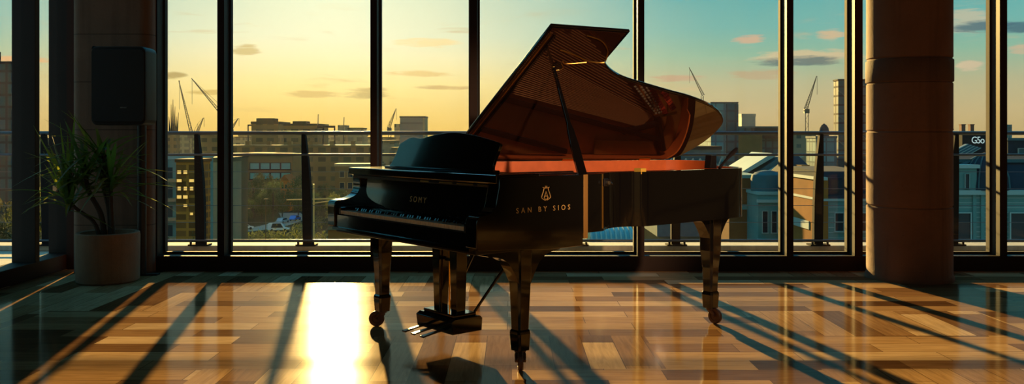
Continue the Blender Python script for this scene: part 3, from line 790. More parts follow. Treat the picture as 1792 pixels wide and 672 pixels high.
# ------------------------------------------------------------------ the city beyond the terrace
GZ = -22.0
HAZE = .00002
def wx(px, D): return (px - 896) / 1500 * D
def wz(py, D): return 1.2 + (240 - py) / 1500 * D
CM = dict(
    conc=mat('city_concrete', (.12, .085, .038), .85, var=.3, vscale=.3, spec=.08),
    olive=mat('city_olive_render', (.10, .085, .045), .85, var=.3, vscale=.2, spec=.08),
    pale=mat('city_pale_render', (.26, .21, .12), .85, var=.25, vscale=.3, spec=.08),
    stone=mat('city_stone', (.095, .20, .19), .85, var=.3, vscale=.5, spec=.08),
    brick=mat('city_brick', (.15, .06, .02), .9, var=.35, vscale=.8, spec=.08),
    orange=mat('city_orange_brick', (.26, .10, .022), .9, var=.4, vscale=.5, spec=.08),
    slate=mat('city_slate_roof', (.014, .026, .038), .85, var=.4, vscale=.6, spec=.08),
    lead=mat('city_lead_roof', (.04, .095, .11), .7, var=.4, vscale=.4, spec=.08),
    white=mat('city_white_roof', (.22, .32, .30), .6, var=.2, vscale=.3, spec=.08),
    dark=mat('city_dark', (.014, .018, .022), .8, spec=.08),
    win=mat('city_window_glass', (.008, .018, .024), .2, spec=.3),
    frame=mat('city_sash_frame', (.24, .32, .30), .7),
    gilt=mat('lit_window', (.5, .3, .08), .3, emit=((1.0, .62, .14), .75)),
    teal=mat('city_teal_glazing', (.06, .24, .27), .2, var=.4, vscale=.2),
    rust=mat('chimney_pot', (.20, .07, .04), .85, var=.3),
    steel=mat('crane_steel', (.10, .07, .04), .6),
    yellow=mat('lamp_post_yellow', (.60, .42, .12), .5),
    sign=mat('white_sign_letters', (.8, .82, .78), .5, emit=((.8, .9, .85), .35)),
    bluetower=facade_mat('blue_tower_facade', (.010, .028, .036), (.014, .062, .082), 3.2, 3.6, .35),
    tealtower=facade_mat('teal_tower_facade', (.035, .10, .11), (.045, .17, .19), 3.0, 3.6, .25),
    greytower=facade_mat('grey_tower_facade', (.13, .10, .05), (.055, .05, .03), 4.5, 3.4, .9),
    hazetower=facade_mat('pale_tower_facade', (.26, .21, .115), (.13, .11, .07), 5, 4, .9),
    lowblock=facade_mat('low_block_facade', (.20, .18, .13), (.07, .09, .08), 4, 3.6, 1.1),
    scaff=facade_mat('brown_block_facade', (.42, .15, .022), (.20, .070, .015), 1.6, 1.0, .16),
)
def building(name, label, px0, px1, py, D, depth, mtl, cat='building', roof=None, group=None, yaw=0., base=GZ, parapet=.8):
    x0, x1, z1 = wx(px0, D), wx(px1, D), wz(py, D)
    t = thing(name, label, cat, ((x0 + x1) / 2, D, base), R(yaw), group)
    hw, h = (x1 - x0) / 2, z1 - base
    t['dims'] = (hw, h)
    obj('walls', B(-hw, hw, 0, depth, 0, h), mtl, t)
    if roof is not None:
        o = .012 * D ** .5
        obj('roof', B(-hw - o, hw + o, -o, depth + o, h, h + parapet), roof, t)
    return t, hw, h

def windows(t, mtl, xs, zs, w, h, y=0., frame=None, sash=False, name='window'):
    """each window is a part; frames are children of it. local coordinates of the building"""
    me = fm = None
    for z in zs:
        for x in xs:
            if me is None:
                o = obj(name, B(-w / 2, w / 2, -.05, .1, 0, h), mtl, t); me = o.data
            else: o = link(bpy.data.objects.new(name, me), t)
            o.location = (x, y, z)
            if frame is not None:
                if fm is None:
                    b = bmesh.new(); k = w * .07
                    box(b, -w / 2 - k, -w / 2, -.16, .05, -k, h + k); box(b, w / 2, w / 2 + k, -.16, .05, -k, h + k)
                    box(b, -w / 2, w / 2, -.16, .05, h, h + k); box(b, -w / 2 - k * 2, w / 2 + k * 2, -.24, .05, -k * 1.6, 0)
                    if sash: box(b, -w / 2, w / 2, -.10, .05, h * .48, h * .52)
                    f = obj('window_frame', b, frame, o); fm = f.data
                else: f = link(bpy.data.objects.new('window_frame', fm), o)
def lin(a, b, n): return [a + (b - a) * (i + .5) / n for i in range(n)]

def city():
    g = obj('ground_city', B(-2600, 2600, 40, 3200, GZ - 1, GZ), mat('city_ground', (.030, .034, .022), .95, var=.7, vscale=.02, spec=0)); struct(g)
    # road with its kerb lines curving away between the trees
    pts = [(-92, 198), (-78, 203), (-69, 209), (-63.5, 219), (-61.5, 234), (-63, 246), (-68, 262)]
    sp = spline([(p[0], p[1], 0) for p in pts], 6); bm = bmesh.new(); prev = None
    for i, p in enumerate(sp):
        w = 3.4
        q = (bm.verts.new((p[0] - w, p[1], GZ + .06)), bm.verts.new((p[0] + w, p[1], GZ + .06)))
        if prev: bm.faces.new((prev[0], prev[1], q[1], q[0]))
        prev = q
    struct(obj('road', bm, mat('asphalt', (.16, .17, .15), .8, var=.2, vscale=.3)))
    G = 'skyline'
    # --- towers seen through the side glazing and first panes
    t, hw, h = building('office_tower', 'blue glass office tower outside the side glazing', -70, 19, 112, 260, 5, CM['bluetower'], roof=CM['dark'])
    obj('roof_plant', B(-hw * .5, hw * .3, 1, 4, h, h + 4), CM['dark'], t)
    t, hw, h = building('apartment_block', 'pale balconied apartment block beside the brown block with gold lit windows', 240, 311, 279, 118, 14, CM['stone'], roof=CM['white'], parapet=.5)
    zs = [h - 2.6 - i * 2.65 for i in range(5)]
    windows(t, CM['win'], [hw - 4.2, hw - 1.45], zs, 1.5, 1.5, 0)
    for z in zs: obj('balcony', B(hw - 5, hw, -1.0, 0, z - .5, z - .05), CM['pale'], t)
    t, hw, h = building('brown_block', 'orange brown block with rows of gold lit windows', 308, 348, 284, 104, 4, CM['scaff'], roof=CM['brick'], parapet=.4)
    for i, row in enumerate(((-.95, -.2), (-.95, .55), (-.2, .55, -.95), (-.95, -.2), (-.2,), (.55,))):
        windows(t, CM['gilt'], row, [h - 1.4 - i * 1.0], (.5, .62, .44, .58, .5, .4)[i], (.42, .36, .45, .40, .3, .3)[i], -.02, frame=CM['orange'])
    building('grey_block', 'narrow grey block with a flat roof just behind the tapered railing post', 346, 390, 284, 146, 10, CM['pale'], roof=CM['olive'])
    building('slab_block', 'slim hazy slab block rising behind the narrow grey block', 352, 381, 239, 330, 16, CM['greytower'], roof=CM['conc'])
    # spired tower
    t, hw, h = building('spired_tower', 'slender tower topped with a cluster of thin spires', 293, 308, 236, 420, 5, CM['greytower'])
    for k, (dx, hh) in enumerate(((-1.9, 9), (-1.1, 15), (-.4, 17.5), (.3, 14), (.9, 9), (1.6, 11))):
        obj('spire', tube(bmesh.new(), (dx, 2.5, h), (dx * 1.35 + .2, 2.5, h + hh), .55, .08, n=6), CM['dark'], t)
    # middle towers
    t, hw, h = building('flat_tower', 'dark flat-topped tower with an open frame beside its roof plant', 440, 487, 217, 350, 18, CM['greytower'], roof=CM['dark'], parapet=1.)
    obj('roof_plant', B(-hw * .8, hw * .5, 3, 10, h + 1, h + 2.4), CM['dark'], t)
    fr = bmesh.new(); box(fr, -hw - 1.6, -hw - 1.2, 0, .4, 0, h - .4); box(fr, -hw - 1.6, -hw, 0, .4, h - .8, h - .2); obj('open_frame', fr, CM['dark'], t)
    t, hw, h = building('long_tower', 'broad dark tower with an empty roof frame at one end', 497, 555, 220, 330, 20, CM['greytower'], roof=CM['dark'], parapet=.8)
    obj('roof_plant', B(-hw * .6, hw * .2, 3, 10, h + .8, h + 1.8), CM['dark'], t)
    fr = bmesh.new()
    for x in (hw + 2, hw + 6.4): box(fr, x, x + .5, 0, .5, 0, h)
    box(fr, hw, hw + 6.9, 0, .5, h - .8, h); box(fr, hw, hw + 6.9, 0, .5, h - 8, h - 7.4); obj('open_frame', fr, CM['dark'], t)
    for px, a, b_, D in ((553, 219, 200, 390), (598, 232, 205, 420)):
        o = obj('rooftop_mast', tube(bmesh.new(), (wx(px, D), D, GZ), (wx(px + 4, D), D, wz(b_, D)), .5, .18, n=6), CM['steel'])
        tag(o, 'thin mast rising behind the broad dark tower' if px < 570 else 'thin leaning mast over the small pale blocks', 'mast')
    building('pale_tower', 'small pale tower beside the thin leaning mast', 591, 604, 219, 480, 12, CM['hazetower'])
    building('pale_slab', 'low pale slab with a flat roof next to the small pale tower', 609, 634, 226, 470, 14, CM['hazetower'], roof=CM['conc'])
    t, hw, h = building('long_terrace', 'long low olive building stretching across behind the trees', 392, 668, 258, 304, 24, CM['greytower'], roof=CM['olive'])
    for i in range(7): obj('chimney', B(-hw + 6 + i * 7.6, -hw + 7.4 + i * 7.6, 5, 7, h + .8, h + 2.2), CM['conc'], t)
    t, hw, h = building('teal_windowed_block', 'dark block with a band of large teal windows above the trees', 426, 512, 272, 278, 12, CM['olive'], roof=CM['conc'])
    windows(t, CM['teal'], lin(-hw + 2, hw - .5, 4), [h - 4.4, h - 7.6], 2.9, 1.9, -.05, frame=CM['dark'])
    t, hw, h = building('side_block', 'tall olive brown block at the near end of the tree belt', 398, 416, 276, 158, 6, CM['olive'], roof=CM['dark'])
    windows(t, CM['win'], [-.8, .6], [h - 2.4 - i * 2.4 for i in range(5)], .7, 1.2, -.02, frame=CM['conc'])
    t, hw, h = building('narrow_gable_house', 'narrow orange brick house rising between the trees', 490, 505, 316, 267, 7, CM['orange'])
    bm = prism(bmesh.new(), [(-hw - .2, h), (hw + .2, h), (0, h + 1.8)], -.2, 9, 'y'); obj('gable_roof', bm, CM['brick'], t)
    windows(t, CM['win'], [-.55, .55], [h - 2.6, h - 5.8], .6, 1.3, -.02)
    t, hw, h = building('pale_office', 'pale low office behind the yellow lamp post', 586, 668, 291, 268, 8, CM['conc'], roof=CM['pale'])
    windows(t, CM['win'], lin(-hw + 1, hw - 1, 5), [h - 3.4, h - 7, h - 10.6], 1.4, 1.9, -.02, frame=CM['pale'])
    t, hw, h = building('orange_brick_shed', 'orange brick shed with a low pitched roof under the keyboard end of the piano', 574, 652, 402, 92, 10, CM['orange'])
    bm = prism(bmesh.new(), [(-.3, h), (5, h + 1.2), (10.3, h)], -hw - .2, hw + .2, 'x'); obj('pitched_roof', bm, CM['brick'], t)
    windows(t, CM['win'], [-1.4, .6], [h - 3], .8, 1.1, -.02, frame=CM['brick'])
    # pane behind music desk
    t, hw, h = building('blue_slab_tower', 'plain blue grey slab tower above the music desk', 700, 740, 206, 450, 14, mat('blue_slab_cladding', (.05, .09, .10), .4, var=.2, vscale=.1))
    obj('roof', B(-hw - .3, hw + 1.4, -.3, 14.3, h, h + .8), CM['dark'], t)
    obj('side_fin', B(hw, hw + 1.2, 0, 14, 0, h), CM['pale'], t)
    obj('band', B(-hw, hw, -.15, 0, h - 3, h - 2.6), CM['dark'], t)
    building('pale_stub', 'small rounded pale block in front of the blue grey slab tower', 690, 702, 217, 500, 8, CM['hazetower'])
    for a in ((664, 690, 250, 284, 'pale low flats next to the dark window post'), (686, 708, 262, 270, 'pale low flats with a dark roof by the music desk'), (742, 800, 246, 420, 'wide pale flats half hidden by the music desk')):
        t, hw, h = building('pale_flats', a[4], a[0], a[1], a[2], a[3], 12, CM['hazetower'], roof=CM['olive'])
    # under the piano: ribbed teal glass roof
    D = 62
    t = thing('glass_roofed_hall', 'hall with a ribbed curving teal glass roof seen below the piano case', 'building', (wx(1072, D), D, GZ))
    hw = (wx(1112, D) - wx(1034, D)) / 2; z0, z1 = wz(426, D) - GZ, wz(400, D) - GZ
    obj('walls', B(-hw, hw, 0, 8, 0, z0), CM['stone'], t)
    pr = [(0, 0)] + [(2.6 * (1 - math.cos(a)), z1 * 0 + (z1 - z0) * math.sin(a)) for a in [R(x) for x in range(5, 91, 12)]] + [(8, z1 - z0), (8, 0)]
    bm = prism(bmesh.new(), [(p[0], z0 + p[1]) for p in pr], -hw, hw, 'x'); obj('vault', bm, CM['teal'], t, smooth=True)
    for i in range(9):
        x = -hw + (i + .1) * hw * 2 / 9
        bm = prism(bmesh.new(), [(p[0] - .08 if p[0] < 5 else p[0], z0 + p[1] + .07) for p in pr[:-1]] + [(8, z0)], x, x + .13, 'x'); obj('rib', bm, CM['white'], t)
    obj('gutter', B(-hw - 1.6, hw + 2, -.5, .1, z0 - .3, z0), CM['slate'], t)
    # --- teal tower pane
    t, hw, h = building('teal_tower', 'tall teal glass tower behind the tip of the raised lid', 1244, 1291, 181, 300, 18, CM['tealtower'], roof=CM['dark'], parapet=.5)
    obj('dark_bay', B(hw * .12, hw + .1, -.6, 6, 0, h - .2), CM['bluetower'], t)  # projecting bay in the darker blue facade
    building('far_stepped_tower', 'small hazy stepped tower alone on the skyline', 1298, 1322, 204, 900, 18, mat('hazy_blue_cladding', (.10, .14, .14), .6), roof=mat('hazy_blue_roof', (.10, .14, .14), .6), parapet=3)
    t, hw, h = building('trussed_station', 'teal lattice fronted building under the raised lid tip', 1150, 1262, 262, 200, 20, CM['lead'], roof=CM['dark'])
    n = 9
    for i in range(n):
        x0, x1 = -hw + i * 2 * hw / n, -hw + (i + 1) * 2 * hw / n; b = bmesh.new()
        for a, c in (((x0, 0), (x1, 4)), ((x1, 0), (x0, 4))): tube(b, (a[0], -.3, h - 6 + a[1]), (c[0], -.3, h - 6 + c[1]), .14, n=5)
        obj('truss', b, CM['white'], t)
    windows(t, CM['teal'], lin(-hw + 1, hw - 1, 9), [h - 10], 1.1, 3., -.02, frame=CM['white'])
    t, hw, h = building('long_blue_block', 'long blue grey block with a stepped flat roof behind the railing', 1292, 1364, 224, 400, 20, CM['bluetower'], roof=CM['lead'])
    obj('upper_storey', B(-hw * .2, hw, -2, 10, h - 5, h + .2), CM['dark'], t)
    building('brown_slab', 'brown concrete slab block next to the long blue grey block', 1292, 1334, 236, 330, 12, CM['conc'], roof=CM['olive'])
    # white sloping roofs
    D = 112
    t = thing('white_roofed_hall', 'hall with bright white sloping roof planes behind the piano tail', 'building', (wx(1330, D), D, GZ))
    hz = wz(306, D) - GZ
    obj('walls', B(-3.5, 4.5, 0, 12, 0, hz), CM['slate'], t)
    for k, (xa, xb, za, zb) in enumerate(((-3.2, 1.4, .0, 2.6), (-1.4, 2.6, -.2, 2.3), (.6, 4.6, .6, 2.5))):
        b = prism(bmesh.new(), [(xa, hz + za), (xa + .7, hz + za - .1), (xb + .7, hz + zb), (xb, hz + zb + .25)], -.6 - k * .5, 9 - k, 'y'); obj('roof_plane', b, CM['white'] if k != 1 else CM['lead'], t)
    # brown wall and drum-fronted stone building
    t, hw, h = building('brown_brick_wall', 'plain brown brick gable beside the stone building with the rounded drum', 1276, 1329, 312, 88, 9, CM['brick'], roof=CM['stone'], parapet=.35)
    obj('string_course', B(-hw, hw - .6, -.12, .02, h - 3.2, h - 2.7), CM['stone'], t)
    obj('lean_to', B(-hw - .3, hw + .4, -2.6, -.05, 0, h - 10.6 + 2.9), CM['lead'], t)
    obj('pilaster', B(hw - .5, hw, -.25, .02, 0, h), CM['orange'], t)
    D = 84
    t, hw, h = building('drum_stone_building', 'teal stone building with a rounded roof drum and paired windows', 1327, 1372, 341, D, 10, CM['stone'], roof=CM['white'], parapet=.3)
    b = lathe(bmesh.new(), [(1.55, h + .3), (1.55, h + 1.5), (1.45, h + 1.9), (1.0, h + 2.2), (.3, h + 2.35)], 28, (.1, 1.8, 0)); obj('drum', b, CM['lead'], t, smooth=True)
    windows(t, CM['win'], [-.62, .28, 1.25], [h - 3.7], .5, 2.1, -.02, frame=CM['frame'])
    windows(t, CM['win'], [-.62, .28, 1.25], [h - 6.6], .5, 1.5, -.02, frame=CM['frame'])
    obj('cornice', B(-hw - .15, hw + .15, -.3, .05, h - .75, h - .45), CM['frame'], t)
    obj('balustrade', B(-hw - .1, hw + .1, -.4, .05, h - 4.6, h - 4.3), CM['frame'], t)
    # --- pane with second tower
    t, hw, h = building('glass_skyscraper', 'tall dark blue skyscraper cut by the window posts near the round column', 1467, 1519, 141, 340, 5, CM['bluetower'], roof=CM['dark'], parapet=.6)
    obj('crown_bay', B(hw * -.05, hw * .55, -1, 8, h, h + 5), CM['bluetower'], t)
    for i in range(3): obj('brace', tube(bmesh.new(), (-hw, -.3, h - 4 - i * 10), (hw, -.3, h - 14 - i * 10), .22, n=5), CM['lead'], t)
    t, hw, h = building('stepped_flats', 'grey green stepped flats under the crane by the tapered post', 1386, 1428, 236, 330, 10, CM['lowblock'], roof=CM['lead'])
    t, hw, h = building('domed_flats', 'low blue flats with a small domed roof turret', 1428, 1464, 242, 300, 10, CM['tealtower'], roof=CM['lead'])
    b = lathe(bmesh.new(), [(1.7, h + .8), (1.7, h + 2.4), (1.5, h + 3.6), (.9, h + 4.6), (.1, h + 5.2)], 16, (.3, 3, 0)); obj('turret', b, CM['slate'], t, smooth=True)
    t, hw, h = building('hip_roofed_brick_house', 'orange brown brick house with hipped slate roof behind the tapered post', 1395, 1434, 313, 82, 9, CM['brick'])
    v = [(-hw - .2, -.3, h), (hw + .2, -.3, h), (hw + .2, 9.3, h), (-hw - .2, 9.3, h), (-hw + .6, 4.5, h + 2.2), (hw - .6, 4.5, h + 2.2)]
    b = bmesh.new(); vs = [b.verts.new(p) for p in v]
    for f in ((0, 1, 5, 4), (1, 2, 5), (2, 3, 4, 5), (3, 0, 4), (3, 2, 1, 0)): b.faces.new([vs[i] for i in f])
    obj('hipped_roof', b, CM['slate'], t)
    obj('eaves', B(-hw - .25, hw + .25, -.35, .02, h - .3, h), CM['frame'], t)
    obj('canopy', B(-hw, hw - .7, -1., .02, h - 3.9, h - 3.2), CM['stone'], t)
    windows(t, CM['win'], [-.75, .55], [h - 2.4, h - 6.2], .6, 1.5, -.02, frame=CM['orange'], sash=True)
    obj('dormer', B(-.5, .3, .4, 3, h + .2, h + 1.3), CM['brick'], t)
    D = 70
    t, hw, h = building('sash_window_house', 'teal stone house with a white framed sash window', 1437, 1526, 352, D, 9, CM['stone'], roof=CM['frame'], parapet=.2)
    b = prism(bmesh.new(), [(0, h + .2), (.9, h + 2.4), (8, h + 2.6), (9, h + .2)], -hw, hw, 'x'); obj('mansard_roof', b, CM['slate'], t)
    obj('brick_flank', B(-hw - .05, -hw + .55, -.06, 9.02, 0, h + 1.9), CM['orange'], t)
    obj('stone_band', B(-hw - .12, -hw, 2.6, 8.4, h - 2.6, h - 1.9), CM['frame'], t); obj('flank_cornice', B(-hw - .16, -hw + .5, -.1, 9.1, h + 1.7, h + 1.95), CM['frame'], t)
    windows(t, CM['win'], [wx(1470, D) - wx(1483.5, D), wx(1512, D) - wx(1483.5, D)], [wz(404, D) - GZ], .68, 1.45, -.02, frame=CM['frame'], sash=True)
    for x in (-.9, .6): 
        dm = obj('dormer', B(x - .55, x + .55, .1, 2, h + .5, h + 1.9), CM['slate'], t); obj('dormer_window', B(x - .35, x + .35, .04, .1, h + .7, h + 1.7), CM['win'], dm)
    for z in [h - .5 - i * .42 for i in range(9)]: obj('stone_course', B(-hw + .6, hw, -.035, 0, z, z + .05), CM['frame'], t)
    # --- domed mansard building at the end
    D = 60
    cx = wx(1760, D); t, hw, h = building('mansard_building', 'ornate teal stone building with dark mansard roof and a curved dome', 1636, 1900, 338, D, 12, CM['stone'])
    L = lambda px: wx(px, D) - (wx(1636, D) + wx(1900, D)) / 2
    obj('cornice', B(-hw, hw, -.35, .05, h - .1, h + .22), CM['frame'], t)
    b = prism(bmesh.new(), [(.15, h + .2), (1.6, h + 2.1), (5, h + 2.6), (10, h + 2.6), (12, h + .2)], -hw, hw, 'x'); obj('mansard_roof', b, CM['slate'], t)
    b = prism(bmesh.new(), [(1.4, h + 2.1), (1.35, h + 2.35), (1.7, h + 2.35), (1.7, h + 2.1)], -hw, hw, 'x'); obj('roof_ridge', b, CM['lead'], t)
    b = path(bmesh.new(), [(L(1666), .9, h + .6 + .7), (L(1735), 1.7, h + 2.5)], .16, 6); obj('sloping_ridge', b, CM['lead'], t)
    # attic storey with small windows
    obj('attic', B(L(1648), L(1708), -.1, 2.2, h + .2, h + 1.9), CM['stone'], t)
    obj('attic_cornice', B(L(1645), L(1711), -.3, 2.3, h + 1.75, h + 2.0), CM['frame'], t)
    windows(t, CM['win'], [L(1669), L(1690)], [h + .35], .28, 1.0, -.1, frame=CM['frame'])
    b = lathe(bmesh.new(), [(1.5, 0), (1.5, .25), (1.42, .9), (1.2, 1.55), (.85, 2.1), (.4, 2.5), (.08, 2.65)], 28, (L(1736), .8, h + .2)); dm = obj('dome', b, CM['slate'], t, smooth=True)
    for k in range(9):
        a = R(180 + k * 22.5); pts = [(L(1736) + r * math.cos(a), .8 + r * math.sin(a), h + .2 + z) for r, z in ((1.52, .1), (1.45, .9), (1.23, 1.56), (.87, 2.12), (.42, 2.52))]
        obj('dome_rib', path(bmesh.new(), pts, .05, 5), CM['lead'], dm)
    zb = wz(428, D) - GZ
    windows(t, CM['win'], [L(1683), L(1780), L(1830)], [zb], 1.08, wz(373, D) - wz(428, D), -.05, frame=CM['frame'])
    for z in [h - .35 - i * .34 for i in range(11)]: obj('stone_course', B(-hw, hw, -.04, 0, z, z + .045), CM['frame'], t)
    for px in (1704, 1718, 1756): obj('pilaster', B(L(px) - .12, L(px) + .12, -.14, 0, h - 4.2, h - .1), CM['stone'], t)
    # building with the sign, chimneys, striped roof
    D = 108
    t, hw, h = building('signed_building', 'dark building with round white sign letters and two chimney stacks', 1684, 1738, 233, D, 8, CM['dark'], roof=CM['slate'], parapet=.12)
    Ls = lambda px: wx(px, D) - (wx(1684, D) + wx(1738, D)) / 2
    for px, w in ((1693.5, 3.4), (1709, 3.2)):
        c = obj('chimney', B(Ls(px - w), Ls(px + w), 1, 1.6, h, h + 1.05), CM['rust'], t); obj('chimney_cap', B(Ls(px - w) - .05, Ls(px + w) + .05, .95, 1.65, h + 1.05, h + 1.15), CM['rust'], c)
    o = text_bm('G5o', 1.22, .86, .03); xf(o, Matrix.Translation((Ls(1711), -.08, wz(250.8, D) - GZ)) @ Matrix.Rotation(R(90), 4, 'X') @ Matrix.Diagonal((.84, 1, 1, 1)))
    o = obj('sign_letters', o, CM['sign'], t); o['label'] = 'white sign letters G5o'
    D = 90
    t, hw, h = building('striped_roof_house', 'low house with a striped blue metal roof below the white sign', 1656, 1716, 271, D, 6, CM['slate'])
    b = prism(bmesh.new(), [(-hw, h), (hw * .25, h), (hw * .95, h + .75), (hw * .2, h + 1.15)], -.2, .4, 'y'); rf = obj('metal_roof', b, mat('blue_metal_roof', (.02, .07, .12), .6), t)
    for k in range(5):
        f = k / 4; obj('roof_seam', path(bmesh.new(), [(-hw + f * hw * 1.25, -.24, h + .02), (hw * .2 + f * hw * .75, -.24, h + 1.13 - f * .4)], .045, 5), CM['white'], rf)
    obj('rust_pot', B(-hw - .1, -hw + .5, 0, .5, h, h + .35), CM['orange'], t)
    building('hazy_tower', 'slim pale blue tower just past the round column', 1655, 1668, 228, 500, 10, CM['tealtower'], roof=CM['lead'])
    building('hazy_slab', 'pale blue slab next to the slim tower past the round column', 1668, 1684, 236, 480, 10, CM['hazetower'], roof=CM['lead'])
    t, hw, h = building('flat_roofed_terrace', 'dark flat-roofed terrace with a pale band outside the last pane', 1764, 1900, 246, 95, 1.6, CM['slate'], roof=CM['lead'], parapet=.3)
    windows(t, CM['lead'], [-hw + 1.5 + i * 1.1 for i in range(4)], [h - 1.5], .8, .6, -.05, frame=CM['frame'])
    building('edge_tower', 'narrow teal tower seen just past the last window post', 1762, 1771, 218, 520, 8, CM['tealtower'])
    # low rooftops far off along the skyline
    rnd = random.Random(5); px = -260; n_low = 0
    while px < 2000:
        w = rnd.uniform(22, 60); D = (560, 690, 620, 760)[int(rnd.random() * 0) + n_low % 4]; n_low += 1; py = rnd.uniform(236, 250)
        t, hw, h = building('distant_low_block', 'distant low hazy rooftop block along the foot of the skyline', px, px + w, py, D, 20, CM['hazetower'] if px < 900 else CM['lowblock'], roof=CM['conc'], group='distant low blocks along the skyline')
        px += w * rnd.uniform(.75, .98)

    # golden evening haze lying over the city
    hz = bpy.data.materials.new('evening_haze'); hz.use_nodes = True
    t = NT(hz.node_tree); t.N.remove(t.N['Principled BSDF'])
    v = t.node('ShaderNodeVolumeScatter'); v.inputs['Density'].default_value = HAZE; v.inputs['Anisotropy'].default_value = .62; v.inputs['Color'].default_value = (1, .95, .85, 1)
    t.L.new(v.outputs[0], t.N['Material Output'].inputs['Volume'])
    o = obj('outside_haze', B(-1100, 1100, 24, 1000, GZ - .6, 62), hz); tag(o, 'thin golden evening haze lying over the whole city', 'haze', kind='stuff')
    # --- cranes
    def crane(label, pxm, pyb, pxt, pyt, D, pxj=None, pyj=None, cab=True, r=.32):
        x0 = wx(pxm, D); zb = wz(pyb, D)
        t = thing('tower_crane', label, 'crane', (x0, D, GZ))
        m = bmesh.new(); hh = zb - GZ
        for sx in (-.7, .7): tube(m, (sx, 0, 0), (sx, 0, hh), r * .55, n=5)
        k = 0; z = 0
        while z < hh - 2: tube(m, (-.7 if k % 2 else .7, 0, z), (.7 if k % 2 else -.7, 0, min(hh, z + 2.4)), r * .3, n=4); z += 2.4; k += 1
        obj('mast', m, CM['steel'], t)
        tip = Vector((wx(pxt, D) - x0, 0, wz(pyt, D) - GZ)); b0 = Vector((0, 0, hh)); d = tip - b0; n = Vector((-d.z, 0, d.x)).normalized()
        if n.z < 0: n = -n
        j = bmesh.new(); tube(j, b0, tip, r * .6, n=5); tube(j, b0 + n * 1.5, tip, r * .45, n=5)
        kk = 14
        for i in range(kk): tube(j, b0 + d * (i / kk), b0 + d * ((i + .5) / kk) + n * 1.5 * (1 - (i + .5) / kk), r * .35, n=4); tube(j, b0 + d * ((i + .5) / kk) + n * 1.5 * (1 - (i + .5) / kk), b0 + d * ((i + 1) / kk), r * .35, n=4)
        obj('jib', j, CM['steel'], t)
        if cab:
            obj('cab', B(-1.3, 1.0, -.8, .8, hh - .6, hh + 1.4), CM['steel'], t)
            bk = -d.normalized() * 5; bk.z = abs(bk.z) * .4
            c = bmesh.new(); tube(c, b0, b0 + bk, r * .7, n=5); tube(c, b0 + bk, b0 + Vector((0, 0, 5)), r * .25, n=4); tube(c, b0 + Vector((0, 0, 5)), tip, r * .2, n=4); tube(c, b0, b0 + Vector((0, 0, 5)), r * .4, n=4)
            obj('counter_jib', c, CM['steel'], t)
        hk = tip + Vector((.3, 0, 0)); obj('hoist_cable', tube(bmesh.new(), hk, hk - Vector((0, 0, d.length * .5)), .09, n=4), CM['steel'], t)
        return t
    crane('luffing crane with a steep upright jib behind the spired tower', 334, 240, 313, 141, 400)
    crane('luffing crane with a long slanting jib crossing to the dark window post', 392, 208, 335, 137, 420)
    crane('small crane with a short jib over the narrow grey block', 346, 236, 356, 206, 380, r=.24)
    crane('small stubby crane just past the dark window post', 404, 232, 417, 207, 380, r=.26)
    crane('thin crane with a faint jib beside the blue grey slab tower', 682, 228, 693, 190, 470, r=.3)
    crane('thin leaning crane above the tip of the raised lid', 1229, 168, 1206, 118, 520, cab=False, r=.36)
    crane('crane with a dark cab and leaning jib by the tapered railing post', 1412, 196, 1429, 133, 400, r=.3)
    # --- street lamps, cars
    D = 120
    t = thing('street_lamp', 'tall pale yellow lamp post with two arms beside the piano keyboard', 'street lamp', (wx(549, D), D, GZ))
    zz = wz(349, D) - GZ
    obj('pole', tube(bmesh.new(), (0, 0, 0), (0, 0, wz(322, D) - GZ), .16, .11, n=8), CM['yellow'], t)
    obj('arm', tube(bmesh.new(), (-3.8, 0, zz - .05), (3.2, 0, zz + .12), .08, n=6), CM['yellow'], t)
    obj('arm', tube(bmesh.new(), (-.2, 0, zz - .55), (3.2, 0, zz - .1), .07, n=6), CM['yellow'], t)
    D = 175
    for px, py, lab in ((433, 365, 'thin grey street lamp standing by the dark end of the tree belt'), (465, 348, 'thin grey street lamp beside the curving road')):
        t = thing('street_lamp', lab, 'street lamp', (wx(px, D), D, GZ))
        obj('pole', tube(bmesh.new(), (0, 0, 0), (0, 0, wz(py, D) - GZ), .11, .06, n=6), CM['conc'], t)
        obj('lamp_head', B(-.3, .5, -.15, .15, wz(py, D) - GZ - .1, wz(py, D) - GZ + .08), CM['pale'], t)
    def car(label, x, y, rz, col, L=4.3, H=1.45, cat='car', name='car'):
        t = thing(name, label, cat, (x, y, GZ + .06), rz)
        m = mat(name + '_paint', col, .25, .2, coat=.5)
        van = H > 1.8
        side = [(-L / 2, .35), (-L / 2, .75 if not van else H * .9), (-L * .42, .88 if not van else H), (-L * .30, H), (L * .12, H), (L * .28, .92), (L / 2, .75), (L / 2, .35)]
        obj('body', prism(bmesh.new(), side, -.85, .85, 'y'), m, t, bevel=.06)
        obj('side_glass', prism(bmesh.new(), [(-L * .34, .92), (-L * .27, H - .1), (L * .10, H - .1), (L * .22, .92)], -.87, .87, 'y'), CM['win'], t)
        for sx in (-.3, .3):
            for sy in (-.8, .8):
                obj('wheel', tube(bmesh.new(), (sx * L, sy - .1, .32), (sx * L, sy + .1, .32), .32, n=14), CM['dark'], t, smooth=True)
    car('bright blue car parked by the bend of the road', -60.2, 238, R(80), (.03, .14, .55))
    car('pale blue car parked behind the bright blue one', -61.8, 231, R(75), (.25, .36, .42))
    car('white van parked on the curving road', -57.4, 211, R(8), (.65, .70, .68), 5.2, 2.1, 'van', 'van')
    car('silver car standing under the dark trees', -74.2, 216, R(15), (.45, .5, .5))
    car('small white car parked ahead of the silver one', -67.0, 214.5, R(40), (.7, .7, .66))

